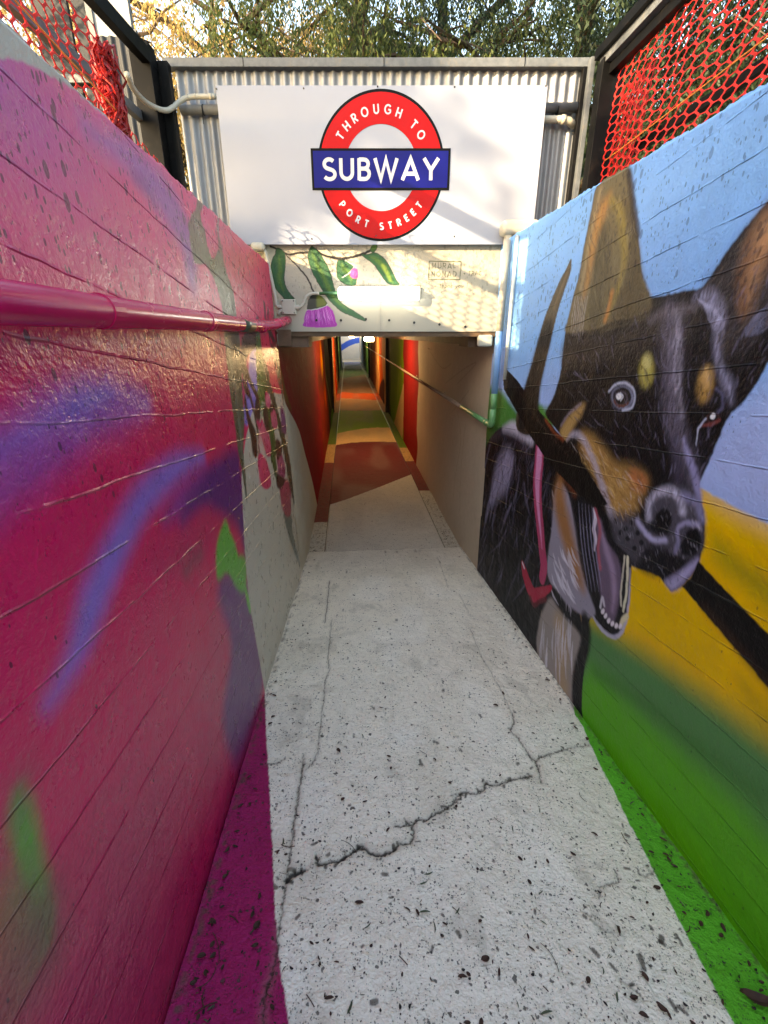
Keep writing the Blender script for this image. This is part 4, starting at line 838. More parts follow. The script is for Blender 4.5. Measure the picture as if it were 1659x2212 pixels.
# ------------------------------------------------------------------ stroke lettering (monoline sans)
def arc(cx, cy, rx, ry, a0, a1, n=14): return [(cx+rx*math.cos(R_(a)), cy+ry*math.sin(R_(a))) for a in np.linspace(a0, a1, n)]
def glyphs():
    G = {}
    G['S'] = (0.62, [arc(.31, .735, .235, .215, 35, 180, 9) + arc(.31, .735, .235, .215, 180, 262, 6)[1:] + arc(.31, .27, .26, .225, 78, -5, 7)[0:] + arc(.31, .27, .26, .225, -5, -150, 10)[1:]])
    G['U'] = (0.72, [[(.09, 1)] + arc(.36, .36, .27, .30, 180, 360, 14) + [(.63, 1)]])
    G['B'] = (0.62, [[(.08, 0), (.08, 1)], [(.08, .94), (.30, .94)] + arc(.32, .735, .19, .205, 90, -90, 9)[1:] + [(.08, .53)], [(.08, .53), (.34, .53)] + arc(.34, .295, .22, .235, 90, -90, 9)[1:] + [(.08, .06)]])
    G['W'] = (1.16, [[(.06, 1), (.34, 0.04), (.58, .95), (.82, 0.04), (1.10, 1)]])
    G['A'] = (0.86, [[(.05, 0), (.43, .97), (.81, 0)], [(.19, .30), (.67, .30)]])
    G['Y'] = (0.78, [[(.05, 1), (.39, .46), (.73, 1)], [(.39, .5), (.39, 0)]])
    G['T'] = (0.64, [[(.02, .94), (.62, .94)], [(.32, .94), (.32, 0)]])
    G['H'] = (0.72, [[(.09, 0), (.09, 1)], [(.63, 0), (.63, 1)], [(.09, .5), (.63, .5)]])
    G['R'] = (0.64, [[(.09, 0), (.09, 1)], [(.09, .94), (.32, .94)] + arc(.33, .70, .21, .24, 90, -90, 10)[1:] + [(.09, .46)], [(.30, .46), (.58, 0)]])
    G['P'] = (0.60, [[(.09, 0), (.09, 1)], [(.09, .94), (.32, .94)] + arc(.33, .69, .21, .25, 90, -90, 10)[1:] + [(.09, .44)]])
    G['O'] = (0.92, [arc(.46, .5, .38, .44, 90, 450, 28)])
    G['G'] = (0.88, [arc(.48, .5, .39, .44, 42, 325, 20) + [(.80, .50)], [(.50, .47), (.83, .47)]])
    G['E'] = (0.56, [[(.09, 0), (.09, 1)], [(.09, .94), (.53, .94)], [(.09, .52), (.48, .52)], [(.09, .06), (.54, .06)]])
    G['M'] = (0.90, [[(.09, 0), (.14, 1), (.45, .25), (.76, 1), (.81, 0)]])
    G['L'] = (0.52, [[(.09, 1), (.09, .06), (.5, .06)]])
    G['N'] = (0.72, [[(.09, 0), (.09, 1), (.63, 0), (.63, 1)]])
    G['D'] = (0.76, [[(.09, 0), (.09, 1), (.3, 1)] + arc(.30, .5, .38, .5, 88, -90, 12) + [(.09, 0)]])
    G['C'] = (0.76, [arc(.45, .5, .37, .46, 45, 315, 18)])
    G['+'] = (0.5, [[(.05, .4), (.45, .4)], [(.25, .6), (.25, .2)]])
    G['-'] = (0.4, [[(.05, .35), (.35, .38)]])
    G['t'] = (0.4, [[(.2, .9), (.18, .1), (.34, .05)], [(.02, .6), (.38, .62)]])
    G['h'] = (0.5, [[(.1, 0), (.12, 1)], [(.1, .3), (.25, .55), (.38, .45), (.38, 0)]])
    G['a'] = (0.5, [arc(.22, .26, .17, .26, 30, 390, 12), [(.4, .52), (.38, .08), (.5, .02)]])
    G['n'] = (0.5, [[(.08, .5), (.08, 0)], [(.08, .3), (.25, .52), (.38, .42), (.38, 0)]])
    G['k'] = (0.48, [[(.1, 1), (.08, 0)], [(.4, .5), (.1, .25), (.42, 0)]])
    G['y'] = (0.48, [[(.06, .5), (.2, .1)], [(.42, .5), (.2, -.1), (.05, -.4), (-.05, -.3)]])
    G['o'] = (0.5, [arc(.24, .26, .19, .26, 90, 450, 14)])
    G['u'] = (0.5, [[(.06, .5), (.08, .1), (.22, 0), (.38, .15), (.4, .5), (.4, 0)]])
    G['!'] = (0.25, [[(.1, 1), (.1, .3)], [(.1, .08), (.1, 0)]])
    G[' '] = (0.42, [])
    return G
GL = glyphs()
def ribbon(mb, pts, w_, place, lift):
    """flat ribbon with mitred joints; place maps 2D letter space to 3D"""
    P = [np.array(p, float) for p in pts]; n = len(P); closed = np.linalg.norm(P[0]-P[-1]) < 1e-4
    L, Rr = [], []
    for i in range(n):
        a = P[i-1] if i > 0 else (P[-2] if closed else None); b_ = P[i+1] if i < n-1 else (P[1] if closed else None)
        t1 = None if a is None else (P[i]-a)/np.linalg.norm(P[i]-a); t2 = None if b_ is None else (b_-P[i])/np.linalg.norm(b_-P[i])
        if t1 is None: t1 = t2
        if t2 is None: t2 = t1
        n1 = np.array([-t1[1], t1[0]]); n2 = np.array([-t2[1], t2[0]]); m = n1+n2; m /= np.linalg.norm(m)+1e-9
        k = min(2.6, 1/max(0.25, m@n1)); L.append(P[i]+m*k*w_/2); Rr.append(P[i]-m*k*w_/2)
    v = [place(p, lift) for p in L] + [place(p, lift) for p in Rr]
    f = [(i, i+1, n+i+1, n+i) for i in range(n-1)]
    mb.add(v, f)
def text_width(t, tr): return sum(GL[ch][0]+tr for ch in t)-tr

# ------------------------------------------------------------------ SETTING: ground
gm = MB()
def slab(n0, n1, s0, s1, z): gm.add([P3(n0, s0, z), P3(n1, s0, z), P3(n1, s1, z), P3(n0, s1, z)], [(0, 1, 2, 3)])
GZ = 2.40
slab(-300, -0.70, -300, 400, GZ); slab(1.28, 300, -300, 400, GZ); slab(-0.70, 1.28, 3.72, 36.2, GZ); slab(-0.70, 1.28, 46, 400, GZ); slab(-0.70, 1.28, -300, -13.9, GZ)
tag(gm.build('ground', M['soil']), kind='structure')

# ramp floor
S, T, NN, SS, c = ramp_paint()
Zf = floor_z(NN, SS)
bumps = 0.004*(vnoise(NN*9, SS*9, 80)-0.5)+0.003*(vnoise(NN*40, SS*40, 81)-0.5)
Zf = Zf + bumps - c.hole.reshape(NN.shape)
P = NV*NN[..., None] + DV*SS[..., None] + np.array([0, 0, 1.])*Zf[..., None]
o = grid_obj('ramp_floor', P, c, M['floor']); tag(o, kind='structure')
# tunnel floor slab, raised a little above two gutters
S, T, NN, SS, c = slab_paint()
Zs = 0.0 + 0.002*(vnoise(NN*20, SS*5, 82)-0.5) - c.hole.reshape(NN.shape)
Zs = np.where(NN <= -0.28, Zs-0.05, Zs); Zs = np.where(NN >= 0.93, Zs-0.05, Zs)
P = NV*NN[..., None] + DV*SS[..., None] + np.array([0, 0, 1.])*Zs[..., None]
tag(grid_obj('tunnel_floor', P, c, M['floor']), kind='structure')
for side in (-1, 1):
    S, T, NN, SS, c = gutter_paint(side)
    Zs = -0.020 + 0.004*(vnoise(NN*30, SS*14, 83)-0.5)
    P = NV*NN[..., None] + DV*SS[..., None] + np.array([0, 0, 1.])*Zs[..., None]
    tag(grid_obj('gutter', P, c, M['floor']), kind='structure')

# ------------------------------------------------------------------ WALLS
def wall_points(S, Z, off, k, sgn, top=None, seed=0):
    SS, ZZ = np.meshgrid(S, Z)
    ZZ = ZZ.copy()
    if top is not None:                                 # chipped uneven arris
        e = sstep((ZZ-(top-0.06))/0.06); ZZ = ZZ + e*(0.012*(vnoise(SS*18, SS*0+3, seed)-0.5)+0.008*(vnoise(SS*60, SS*0+9, seed+1)-0.5))
        rnd = 0.014*sstep((ZZ-(top-0.014))/0.014)
    else: rnd = 0
    nn = off + k*ZZ + 0.006*(vnoise(SS*2.3, ZZ*2.3, seed+2)-0.5) + sgn*rnd
    return NV*nn[..., None] + DV*SS[..., None] + np.array([0, 0, 1.])*ZZ[..., None]
def wall_body(n_of, thick, s0, s1, z0, z1):
    mb = MB(); v = []
    for s_ in (s0, s1):
        for z_ in (z0, z1):
            for t in (0, 1): v.append(P3(n_of(z_)+thick*t, s_, z_))
    mb.add(v, [(0, 1, 3, 2), (4, 6, 7, 5), (0, 2, 6, 4), (1, 5, 7, 3), (0, 4, 5, 1), (2, 3, 7, 6)])
    return mb
S, Z, c = right_wall_paint()
rw = thing('retaining_wall', (0, 0, 0), 'board marked concrete wall on the right painted with a black and tan dog holding a stick', 'wall')
grid_obj('painted_face', wall_points(S, Z, OFFR, KR, 1, 2.59, 90), c, M['murR'], rw)
wall_body(lambda z_: OFFR+KR*z_+0.012, 0.18, -14, SH, -0.2, 2.585).build('concrete_core', M['concrete'], rw)
S, Z, c = left_wall_paint()
lw = thing('retaining_wall', (0, 0, 0), 'board marked concrete wall on the left painted magenta with hanging gum blossoms and bare grey top', 'wall')
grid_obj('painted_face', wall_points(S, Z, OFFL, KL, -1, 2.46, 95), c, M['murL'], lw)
wall_body(lambda z_: OFFL+KL*z_-0.012, -0.18, -14, SH, -0.2, 2.455).build('concrete_core', M['concrete'], lw)

# ------------------------------------------------------------------ SUBWAY TUNNEL
tn = thing('subway_tunnel', (0, 0, 0), 'low painted pedestrian tunnel under a cream header wall, striped floor and lamps inside', 'tunnel')
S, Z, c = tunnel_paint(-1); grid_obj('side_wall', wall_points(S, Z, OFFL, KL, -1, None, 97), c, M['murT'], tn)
S, Z, c = tunnel_paint(1); grid_obj('side_wall', wall_points(S, Z, OFFR, KR, 1, None, 98), c, M['murT'], tn)
def pbox(mb, n0, n1, s0, s1, z0, z1):
    v = [P3(n, s_, z_) for s_ in (s0, s1) for z_ in (z0, z1) for n in (n0, n1)]
    mb.add(v, [(0, 1, 3, 2), (4, 6, 7, 5), (0, 2, 6, 4), (1, 5, 7, 3), (0, 4, 5, 1), (2, 3, 7, 6)])
mb = MB(); pbox(mb, -0.75, 1.33, SH+0.25, 36, 2.035, 2.2)
mb.build('ceiling', M['ceil'], tn)
for k in range(22): mb = MB(); pbox(mb, -0.50, 1.06, SH+0.9+k*1.5, SH+1.0+k*1.5, 1.985, 2.034); mb.build('ceiling_rib', M['ceil'], tn)
for a, b_ in ((-0.495, -0.40), (0.955, 1.06)):
    mb = MB(); pbox(mb, a, b_, SH+0.06, 36, 1.925, 2.034); mb.build('bearer', M['bearer'], tn)
for nn, ss in ((OFFL-0.03, 13.0), (OFFR-0.05, 12.9), (OFFL-0.03, 22), (OFFR-0.05, 24)):
    mb = MB(); pbox(mb, nn-0.03, nn+0.06, ss, ss+0.06, -0.05, 1.98); mb.build('joint_cover', M['dark'], tn)
# header wall with painted face
HX = np.linspace(-0.93, 0.93, 560); HZ = np.linspace(2.021, 2.62, 240)
XX, ZZ = np.meshgrid(HX, HZ); c = Canvas(XX, ZZ, onH)
c.fill((160, 154, 138))
c.grad((142, 136, 122), sstep((vnoise(c.U*6, c.V*6, 61)-0.45)*2)*0.4)
g1, g2, g3, dk = (30, 74, 44), (78, 106, 36), (130, 146, 60), (30, 24, 22)
def leaf(pts, spine):
    c.poly(CB(pts), g1, soft=0.002); c.stroke(CB(spine), [0.004, 0.03, 0.03, 0.004], g2, soft=0.014, alpha=0.8, tex=0.4)
    c.stroke(CB(pts+pts[:1]), 0.0035, dk, soft=0.0015, alpha=0.85)
c.stroke(CB([(320, 195), (370, 215), (440, 255), (520, 280), (610, 268), (720, 262)]), [0.014, 0.012, 0.010, 0.012, 0.014, 0.012], dk, soft=0.003)
c.stroke(CB([(800, 230), (880, 280), (960, 308), (1050, 325), (1150, 322), (1250, 300), (1330, 275), (1400, 240), (1450, 200), (1470, 170)]), [0.012, 0.014, 0.014, 0.018, 0.016, 0.016, 0.016, 0.014, 0.014, 0.01], dk, soft=0.003)
c.stroke(CB([(460, 250), (520, 320), (600, 400), (690, 500), (740, 580), (770, 650), (795, 700)]), [0.006, 0.008, 0.009, 0.011, 0.011, 0.011, 0.012], dk, soft=0.0025)
leaf([(380, 215), (420, 215), (470, 260), (484, 350), (475, 450), (470, 560), (490, 640), (540, 720), (580, 775), (500, 790), (430, 720), (365, 640), (345, 540), (322, 440), (335, 350), (370, 270)], [(410, 300), (425, 450), (420, 560), (460, 680)])
leaf([(765, 190), (800, 210), (850, 260), (900, 340), (950, 430), (985, 530), (1000, 600), (1030, 690), (1080, 790), (1150, 850), (1230, 900), (1310, 950), (1355, 990), (1350, 1008), (1280, 985), (1180, 945), (1100, 910), (1030, 850), (960, 780), (900, 700), (850, 620), (800, 530), (755, 430), (728, 330), (728, 260)], [(770, 260), (830, 400), (910, 560), (1000, 740), (1150, 880)])
leaf([(1050, 345), (1130, 340), (1190, 365), (1230, 410), (1240, 450), (1255, 540), (1240, 615), (1160, 620), (1090, 580), (1045, 530), (1038, 440)], [(1090, 380), (1120, 440), (1180, 500), (1200, 590)])
c.stroke(CB([(1130, 345), (1180, 370), (1228, 415), (1170, 490), (1100, 530)]), 0.006, (206, 208, 190), soft=0.003, alpha=0.8)
c.poly(CB([(1190, 470), (1215, 435), (1255, 430), (1270, 480), (1268, 530), (1230, 545), (1185, 510)]), (204, 72, 128), soft=0.003)
leaf([(1300, 280), (1380, 280), (1440, 260), (1500, 280), (1560, 330), (1610, 400), (1650, 480), (1690, 560), (1720, 610), (1620, 610), (1560, 560), (1500, 470), (1430, 380), (1360, 330)], [(1400, 300), (1500, 360), (1590, 470), (1650, 590)])
leaf([(1400, 240), (1425, 190), (1470, 165), (1475, 220), (1440, 260)], [(1420, 230), (1440, 210), (1455, 190), (1465, 180)])
c.stroke(CB([(1540, 400), (1580, 470), (1620, 560)]), 0.02, g3, soft=0.01, alpha=0.8)
c.poly(CB([(775, 690), (810, 700), (880, 740), (925, 790), (942, 830), (900, 860), (830, 875), (770, 890), (722, 890), (725, 820), (745, 750)]), (34, 38, 26), soft=0.002)
c.poly(CB([(830, 730), (880, 745), (925, 800), (930, 830), (880, 850), (830, 850)]), (96, 104, 34), soft=0.012)
c.stroke(CB([(722, 890), (780, 885), (860, 868), (920, 850), (942, 828)]), 0.005, (190, 196, 190), soft=0.002, alpha=0.9)
c.poly(CB([(722, 893), (790, 890), (870, 872), (945, 845), (990, 885), (1018, 940), (1028, 1000), (1022, 1070), (700, 1070), (690, 1010), (695, 950)]), (160, 40, 150), soft=0.002)
r3 = np.random.default_rng(5)
for k in range(46):
    t = r3.random(); x0 = 715+t*250; x1 = 700+t*320; y1 = 980+r3.random()*85
    c.stroke(CB([(x0, 900+r3.random()*40-60*t), ((x0+x1)/2, 960), (x1, y1)]), [0.001, 0.004, 0.001], (216, 130, 206) if r3.random() < 0.6 else (104, 24, 110), soft=0.0015, alpha=0.75)
def hand(txt, x, z, h, w_, colr, tr=0.12, tilt=0.0):
    for ch in txt:
        gw, st = GL[ch]
        for pl in st:
            pts = [(x+p[0]*h+p[1]*h*tilt+0.0012*r3.standard_normal(), z+p[1]*h+0.0012*r3.standard_normal()) for p in pl]
            c.stroke(pts, w_, colr, soft=0.0018, raw=True, alpha=0.9)
        x += (gw+tr)*h
ink = (66, 74, 48)
hand('MURAL', 0.328, 2.424, 0.034, 0.0045, ink, 0.30); hand('NOMAD', 0.328, 2.374, 0.034, 0.0045, ink, 0.22)
hand('+ TRAC', 0.548, 2.383, 0.026, 0.004, ink, 0.2); hand('- thank you !', 0.35, 2.305, 0.030, 0.0035, ink, 0.16, 0.15)
for a, b_ in (((0.310, 2.468), (0.528, 2.466)), ((0.528, 2.466), (0.526, 2.356)), ((0.526, 2.356), (0.308, 2.357)), ((0.308, 2.357), (0.310, 2.468))):
    c.stroke([a, b_], 0.0055, ink, soft=0.002, raw=True, smooth=False)
split = 250*0+int(np.searchsorted(HZ, 2.232))
Pm = np.stack([XX, 3.55+0.003*(vnoise(XX*9, ZZ*9, 62)-0.5), ZZ], -1)
class Sub: pass
def subc(c, rows, nc): q = Sub(); q.C = c.C.reshape(-1, nc, 3)[rows].reshape(-1, 3); return q
nc = len(HX)
grid_obj('header_wall', Pm[split-1:], subc(c, slice(split-1, None), nc), M['murH'], tn)
Pb = Pm[:split+1].copy(); Pb[..., 1] = 3.528
Pb = Pb[:, 40:-38]
q = Sub(); q.C = c.C.reshape(-1, nc, 3)[:split+1, 40:-38].reshape(-1, 3)
bp = grid_obj('beam_plate', Pb, q, M['creamgloss'].copy(), tn)
# beam plate keeps the mural paint on flat steel
bm_ = M['creamgloss'].copy(); bm_.name = 'painted_steel_plate'
ntb = bm_.node_tree; bs = ntb.nodes['Principled BSDF']
atn = ntb.nodes.new('ShaderNodeAttribute'); atn.attribute_name = 'Paint'; ntb.links.new(atn.outputs['Color'], bs.inputs['Base Color'])
bp.data.materials[0] = bm_
mb = MB(); mb.box((0.0, 3.64, 2.31), 1.98, 0.174, 0.57); mb.box((0.01, 3.5395, 2.127), 1.60, 0.018, 0.208); mb.build('header_core', M['concrete'], tn)
for px, py in ((818, 998), (1085, 998), (1610, 998)):
    p = hit_y(*CB([(px, py)])[0], 3.528); mb = MB(); mb.disc(p, (0, -1, 0), 0.0085, 0.004, 12); mb.build('bolt', M['rust'], bp)
for px, py in ((85, 1577), (360, 1597), (641, 1622)):
    p = hit_y(*CHt([(px, py)])[0], 3.528); mb = MB(); mb.disc(p, (0, -1, 0), 0.0085, 0.004, 12); mb.build('bolt', M['rust'], bp)
p = hit_y(*CB([(1357, 985)])[0], 3.528); mb = MB(); mb.disc(p, (0, -1, 0), 0.008, 0.004, 12); mb.build('bolt', M['rust'], bp)
mb = MB(); p0 = hit_y(*CB([(1517, 790)])[0], 3.528); mb.box((p0[0], 3.5265, 2.126), 0.003, 0.002, 0.205); mb.build('plate_seam', M['joint'], bp)
# downstand under the plate and the cream end plates
mb = MB(); mb.box((0.02, 3.62, 2.005), 1.56, 0.16, 0.034); mb.build('downstand', M['ceil'], tn)
for x0, x1, z0, z1 in ((-0.765, -0.690, 1.925, 2.005), (0.690, 0.765, 1.92, 2.00)):
    mb = MB(); mb.box(((x0+x1)/2, 3.545, (z0+z1)/2), x1-x0+0.03, 0.05, z1-z0, bev=0.014); mb.build('end_plate', M['creamgloss'], tn)
for a, b_ in ((-0.50, -0.28), (0.90, 1.075)):
    mb = MB(); pbox(mb, a, b_, SH+0.10, SH+0.4, 1.915, 1.99); mb.build('bearer_end', M['bearer'], tn)
# far end: open cutting with a painted end wall
fe = thing('end_wall', (0, 0, 0), 'pale painted wall with a blue curved stripe seen beyond the far end of the tunnel', 'wall')
FX = np.linspace(-1.2, 1.8, 60); FZ = np.linspace(-0.05, 4.4, 90); XX2, ZZ2 = np.meshgrid(FX, FZ)
c2 = Canvas(XX2, ZZ2, onH); c2.fill((222, 216, 206))
c2.stroke([(-1.3, 0.35), (-0.6, 0.9), (0.0, 1.25), (0.6, 1.48), (1.3, 1.6), (1.9, 1.6)], 0.46, (60, 98, 200), soft=0.02, raw=True)
grid_obj('painted_face', NV*XX2[..., None]+DV*(43.0+0*XX2[..., None])+np.array([0, 0, 1.])*ZZ2[..., None], c2, M['murT'], fe)
mb = MB(); pbox(mb, -1.2, 1.8, 43.02, 43.3, -0.1, 4.4); mb.build('concrete_core', M['concrete'], fe)
for sgn, lab in ((-1, 'left pale side wall of the open cutting beyond the tunnel'), (1, 'right pale side wall of the open cutting beyond the tunnel')):
    mb = MB(); a = -0.62 if sgn < 0 else 1.05; pbox(mb, a-(0.2 if sgn < 0 else 0), a+(0.2 if sgn > 0 else 0), 38.0, 43.0, -0.1, 2.5)
    tag(mb.build('cutting_wall', M['cream']), lab, 'wall')
mb = MB(); pbox(mb, -0.62, 1.05, 37.98, 43.0, -0.12, -0.01); tag(mb.build('cutting_floor', M['cream']), kind='structure')

# ------------------------------------------------------------------ SIGN
SY = 3.497
sg = thing('subway_sign', (0, SY, 2.98), 'white rectangular board with red ring and blue bar reading SUBWAY', 'sign')
mb = MB(); mb.box((-0.014, SY+0.003, 2.979), 1.996, 0.006, 0.836, bev=0.001); board = mb.build('board', M['white'], sg)
CXs, CZs = -0.019, 2.98
def annulus(r0, r1, y, thick=0.001, n=96):
    mb = MB(); v = []
    for yy in (y, y+thick):
        for r in (r0, r1):
            for k in range(n): a = 2*PI*k/n; v.append((CXs+r*math.cos(a), yy, CZs+r*math.sin(a)))
    f = []
    for k in range(n):
        k2 = (k+1) % n; f += [(k, n+k, n+k2, k2), (2*n+k, 2*n+k2, 3*n+k2, 3*n+k), (n+k, 3*n+k, 3*n+k2, n+k2), (k, k2, 2*n+k2, 2*n+k)]
    mb.add(v, f); return mb
ring = annulus(0.229, 0.401, SY-0.0012, 0.0010).build('ring_border', M['signblack'], sg)
annulus(0.2295, 0.386, SY-0.0020, 0.0006).build('ring', M['red'], sg)
mb = MB(); mb.box((CXs-0.002, SY-0.0032, 2.975), 0.876, 0.001, 0.222); mb.build('bar_border', M['signblack'], sg)
mb = MB(); mb.box((CXs-0.002, SY-0.0042, 2.975), 0.848, 0.001, 0.194); mb.build('bar', M['blue'], sg)
mb = MB(); h = 0.116; tr = 0.15
tot = text_width('SUBWAY', tr)*h; kx = 0.736/tot; x = -0.387; cnt = 0
for ch in 'SUBWAY':
    gw, st = GL[ch]
    for pl in st:
        cnt += 1
        ribbon(mb, [(p[0]*h*kx, p[1]*h) for p in pl], 0.0215, lambda p, l, x=x: (x+p[0], SY-0.0050-l, 2.918+p[1]), 0.00015*(cnt % 5))
    x += (gw+tr)*h*kx
    mb.build('letter', M['letter'], sg); mb = MB()
def ring_text(txt, a0, a1, r, h, outward):
    """letters centred on equal advance along the ring"""
    mb = MB(); W = [GL[ch][0]+0.28 for ch in txt]; cum = np.cumsum([0]+W); mid = [(cum[i]+cum[i+1])/2 for i in range(len(txt))]
    cnt = 0
    for i, ch in enumerate(txt):
        t = (mid[i]-mid[0])/(mid[-1]-mid[0]); a = R_(a0+(a1-a0)*t); er = np.array([math.cos(a), math.sin(a)]); et = np.array([math.sin(a), -math.cos(a)])
        if not outward: er2, et2 = -er, -et
        else: er2, et2 = er, et
        base = np.array([CXs, CZs]) + er*r; gw, st = GL[ch]
        for pl in st:
            cnt += 1
            def place(p, l): q = base + et2*(p[0]-gw*h*0.5) + er2*p[1]; return (q[0], SY-0.0030-l, q[1])
            ribbon(mb, [(p[0]*h, p[1]*h) for p in pl], 0.0088, place, 0.0001*(cnt % 5))
        if st: mb.build('letter', M['letter'], sg); mb = MB()
ring_text('THROUGH TO', 146, 35, 0.280, 0.048, True)
ring_text('PORT STREET', 217.5, 321.5, 0.335, 0.040, False)
for px, py in ((108, 114), (798, 98), (1516, 101), (184, 1518), (1514, 1496), (784, 1490)):
    p = hit_y((1150+px/2.37)/K, (300+py/2.37)/K, SY); mb = MB(); mb.disc((p[0], SY, p[2]), (0, -1, 0), 0.005, 0.003, 10); mb.build('screw', M['rust'], sg)
for px, py in ((58, 222), (1492, 208)):
    p = hit_y((800+px*0.9042)/K, (150+py*0.9042)/K, SY); mb = MB(); mb.disc((p[0], SY, p[2]), (0, -1, 0), 0.005, 0.003, 10); mb.build('screw', M['rust'], sg)

# ------------------------------------------------------------------ CORRUGATED FENCE behind the sign
cf = thing('corrugated_fence', (0, 3.64, 2.4), 'corrugated galvanised steel fence with flat capping above the tunnel mouth', 'fence')
nx = 1300; X = np.linspace(-1.30, 1.235, nx); per = 0.0605
Yc = 3.655 + 0.0085*np.sin(2*PI*X/per)
V = [(x_, y_, z_) for z_ in (2.30, 2.9, 3.555) for x_, y_ in zip(X, Yc)]
Fq = [(r*nx+i, r*nx+i+1, (r+1)*nx+i+1, (r+1)*nx+i) for r in range(2) for i in range(nx-1)]
mesh_obj('sheet', V, Fq, M['zinc'], cf, smooth=True)
mb = MB(); mb.box((-0.04, 3.635, 3.553), 2.62, 0.06, 0.045, bev=0.003); mb.build('capping', M['zincdull'], cf)
for k in range(3):
    mb = MB(); mb.box((-0.86+0.86*k, 3.6035, 3.553), 0.004, 0.002, 0.043); mb.build('capping_joint', M['black'], cf)
mb = MB(); mb.tube([(-1.28, 3.618, 3.322), (1.225, 3.618, 3.335)], 0.026, 16); rl = mb.build('rail', M['zincdull'], cf, smooth=True)
for x_ in (-1.14, 1.09): mb = MB(); mb.tube([(x_, 3.618, 3.323), (x_+0.004, 3.618, 3.323)], 0.0285, 16); mb.tube([(x_+.002, 3.588, 3.24), (x_+.002, 3.589, 3.33)], 0.0022, 6); mb.build('wire_tie', M['signblack'], rl)
# rigid conduit along the rail and the flexible loop at the left
p = lambda x_, y_, Y: hit_y(x_, y_, Y)
c5 = cropper(500, 100, 0.30139)
pts = [hit_y(*q, Y) for q, Y in zip(c5([(0, 640), (60, 790), (140, 900), (230, 990), (330, 1055), (440, 1100), (530, 1108), (600, 1070), (680, 1000), (770, 950), (860, 932), (960, 930), (1160, 930)]), (3.0, 3.1, 3.2, 3.3, 3.38, 3.44, 3.48, 3.52, 3.56, 3.575, 3.58, 3.58, 3.58))]
pts = catmull(pts, 5); 
fc = MB(); fc.tube(pts, 0.0145, 12); fc = fc.build('flexible_conduit', M['creamgloss'], smooth=True)
tag(fc, 'off white flexible conduit looping from the left past the black post to the sign', 'conduit')
for i in (-15, -9, -3):
    mb = MB(); mb.tube([pts[i], pts[i+1]], 0.0165, 12); mb.build('coupling', M['cream'], fc, smooth=True, loc=np.zeros(3))
mb = MB(); mb.tube([(0.99, 3.60, 3.268), (1.13, 3.60, 3.268), (1.17, 3.605, 3.262), (1.215, 3.63, 3.245)], 0.021, 12); mb.tube([(1.12, 3.60, 3.268), (1.145, 3.60, 3.267)], 0.025, 12)
tag(mb.build('conduit', M['cream'], smooth=True), 'short cream conduit under the rail right of the sign', 'conduit')

# ------------------------------------------------------------------ black steel frames and mesh either side
def beam(name, a, b_, wdt, hgt, mat, parent=None):
    a = np.array(a, float); b_ = np.array(b_, float); d = b_-a; L = np.linalg.norm(d); d /= L
    side = np.cross(d, [0, 0, 1.]) if abs(d[2]) < 0.9 else np.array([1., 0, 0]); side /= np.linalg.norm(side); up = np.cross(side, d)
    mb = MB(); mb.box((a+b_)/2, wdt, L, hgt, (side, d, up), bev=0.002); return mb.build(name, mat, parent)
def barrier(parent, n0, s0, s1, zlo, zhi, pitch=0.072, gap=0.043, wd=0.0095, thin=0.0046, slack=0.0, name='barrier_mesh', mat=None, seed=1, amp=0.010):
    """extruded plastic safety net: stout wavy uprights joined by thin flared bridges, leaving rounded holes"""
    V, Fq = [], []
    K_ = int((s1-s0)/pitch); per_ = 4
    def surf(s_, z_): return n0 + slack*math.sin(s_*3.1+z_*5+seed) + 0.008*math.sin(s_*17+seed)*math.cos(z_*6)
    def zsag(s_, z_): return z_ + 0.022*math.sin(s_*2.3+seed)*(z_-zlo) + 0.006*math.sin(s_*13)
    def strip(pts, wds, thick=0.0018):
        b0 = len(V); m = len(pts)
        for i in range(m):
            p = np.array(pts[i]); q = np.array(pts[min(m-1, i+1)])-np.array(pts[max(0, i-1)]); q /= np.linalg.norm(q)+1e-9
            nrm = np.array([-q[1], q[0]])
            for sg_, dn in ((-1, -1), (1, -1), (1, 1), (-1, 1)):
                e = p+nrm*sg_*wds[i]/2; V.append(P3(surf(e[0], e[1])+dn*thick/2, e[0], zsag(e[0], e[1])))
        for i in range(m-1):
            for j in range(4): j2 = (j+1) % 4; Fq.append((b0+i*4+j, b0+i*4+j2, b0+(i+1)*4+j2, b0+(i+1)*4+j))
    h = gap/2; n_z = int((zhi-zlo)/h)
    for k in range(K_+1):
        sb = s0+k*pitch; sg_ = 1 if k % 2 else -1
        zz = np.linspace(zlo, zlo+n_z*h, n_z*per_+1)
        c_ = np.cos(PI*(zz-zlo)/h)
        strip([(sb+sg_*amp*cc, z_) for cc, z_ in zip(c_, zz)], [wd*(0.85+0.5*abs(cc)) for cc in c_])
        if k < K_:
            for j in range(n_z+1):
                if (j % 2 == 0) == (sg_ > 0):
                    z_ = zlo+j*h; a_ = sb+amp; b_ = sb+pitch-amp
                    t = np.linspace(0, 1, 7); strip([(a_+(b_-a_)*q, z_) for q in t], [thin+(wd*0.9)*(abs(2*q-1)**3) for q in t], 0.0012)
    return mesh_obj(name, V, Fq, mat or M['mesh'], parent)
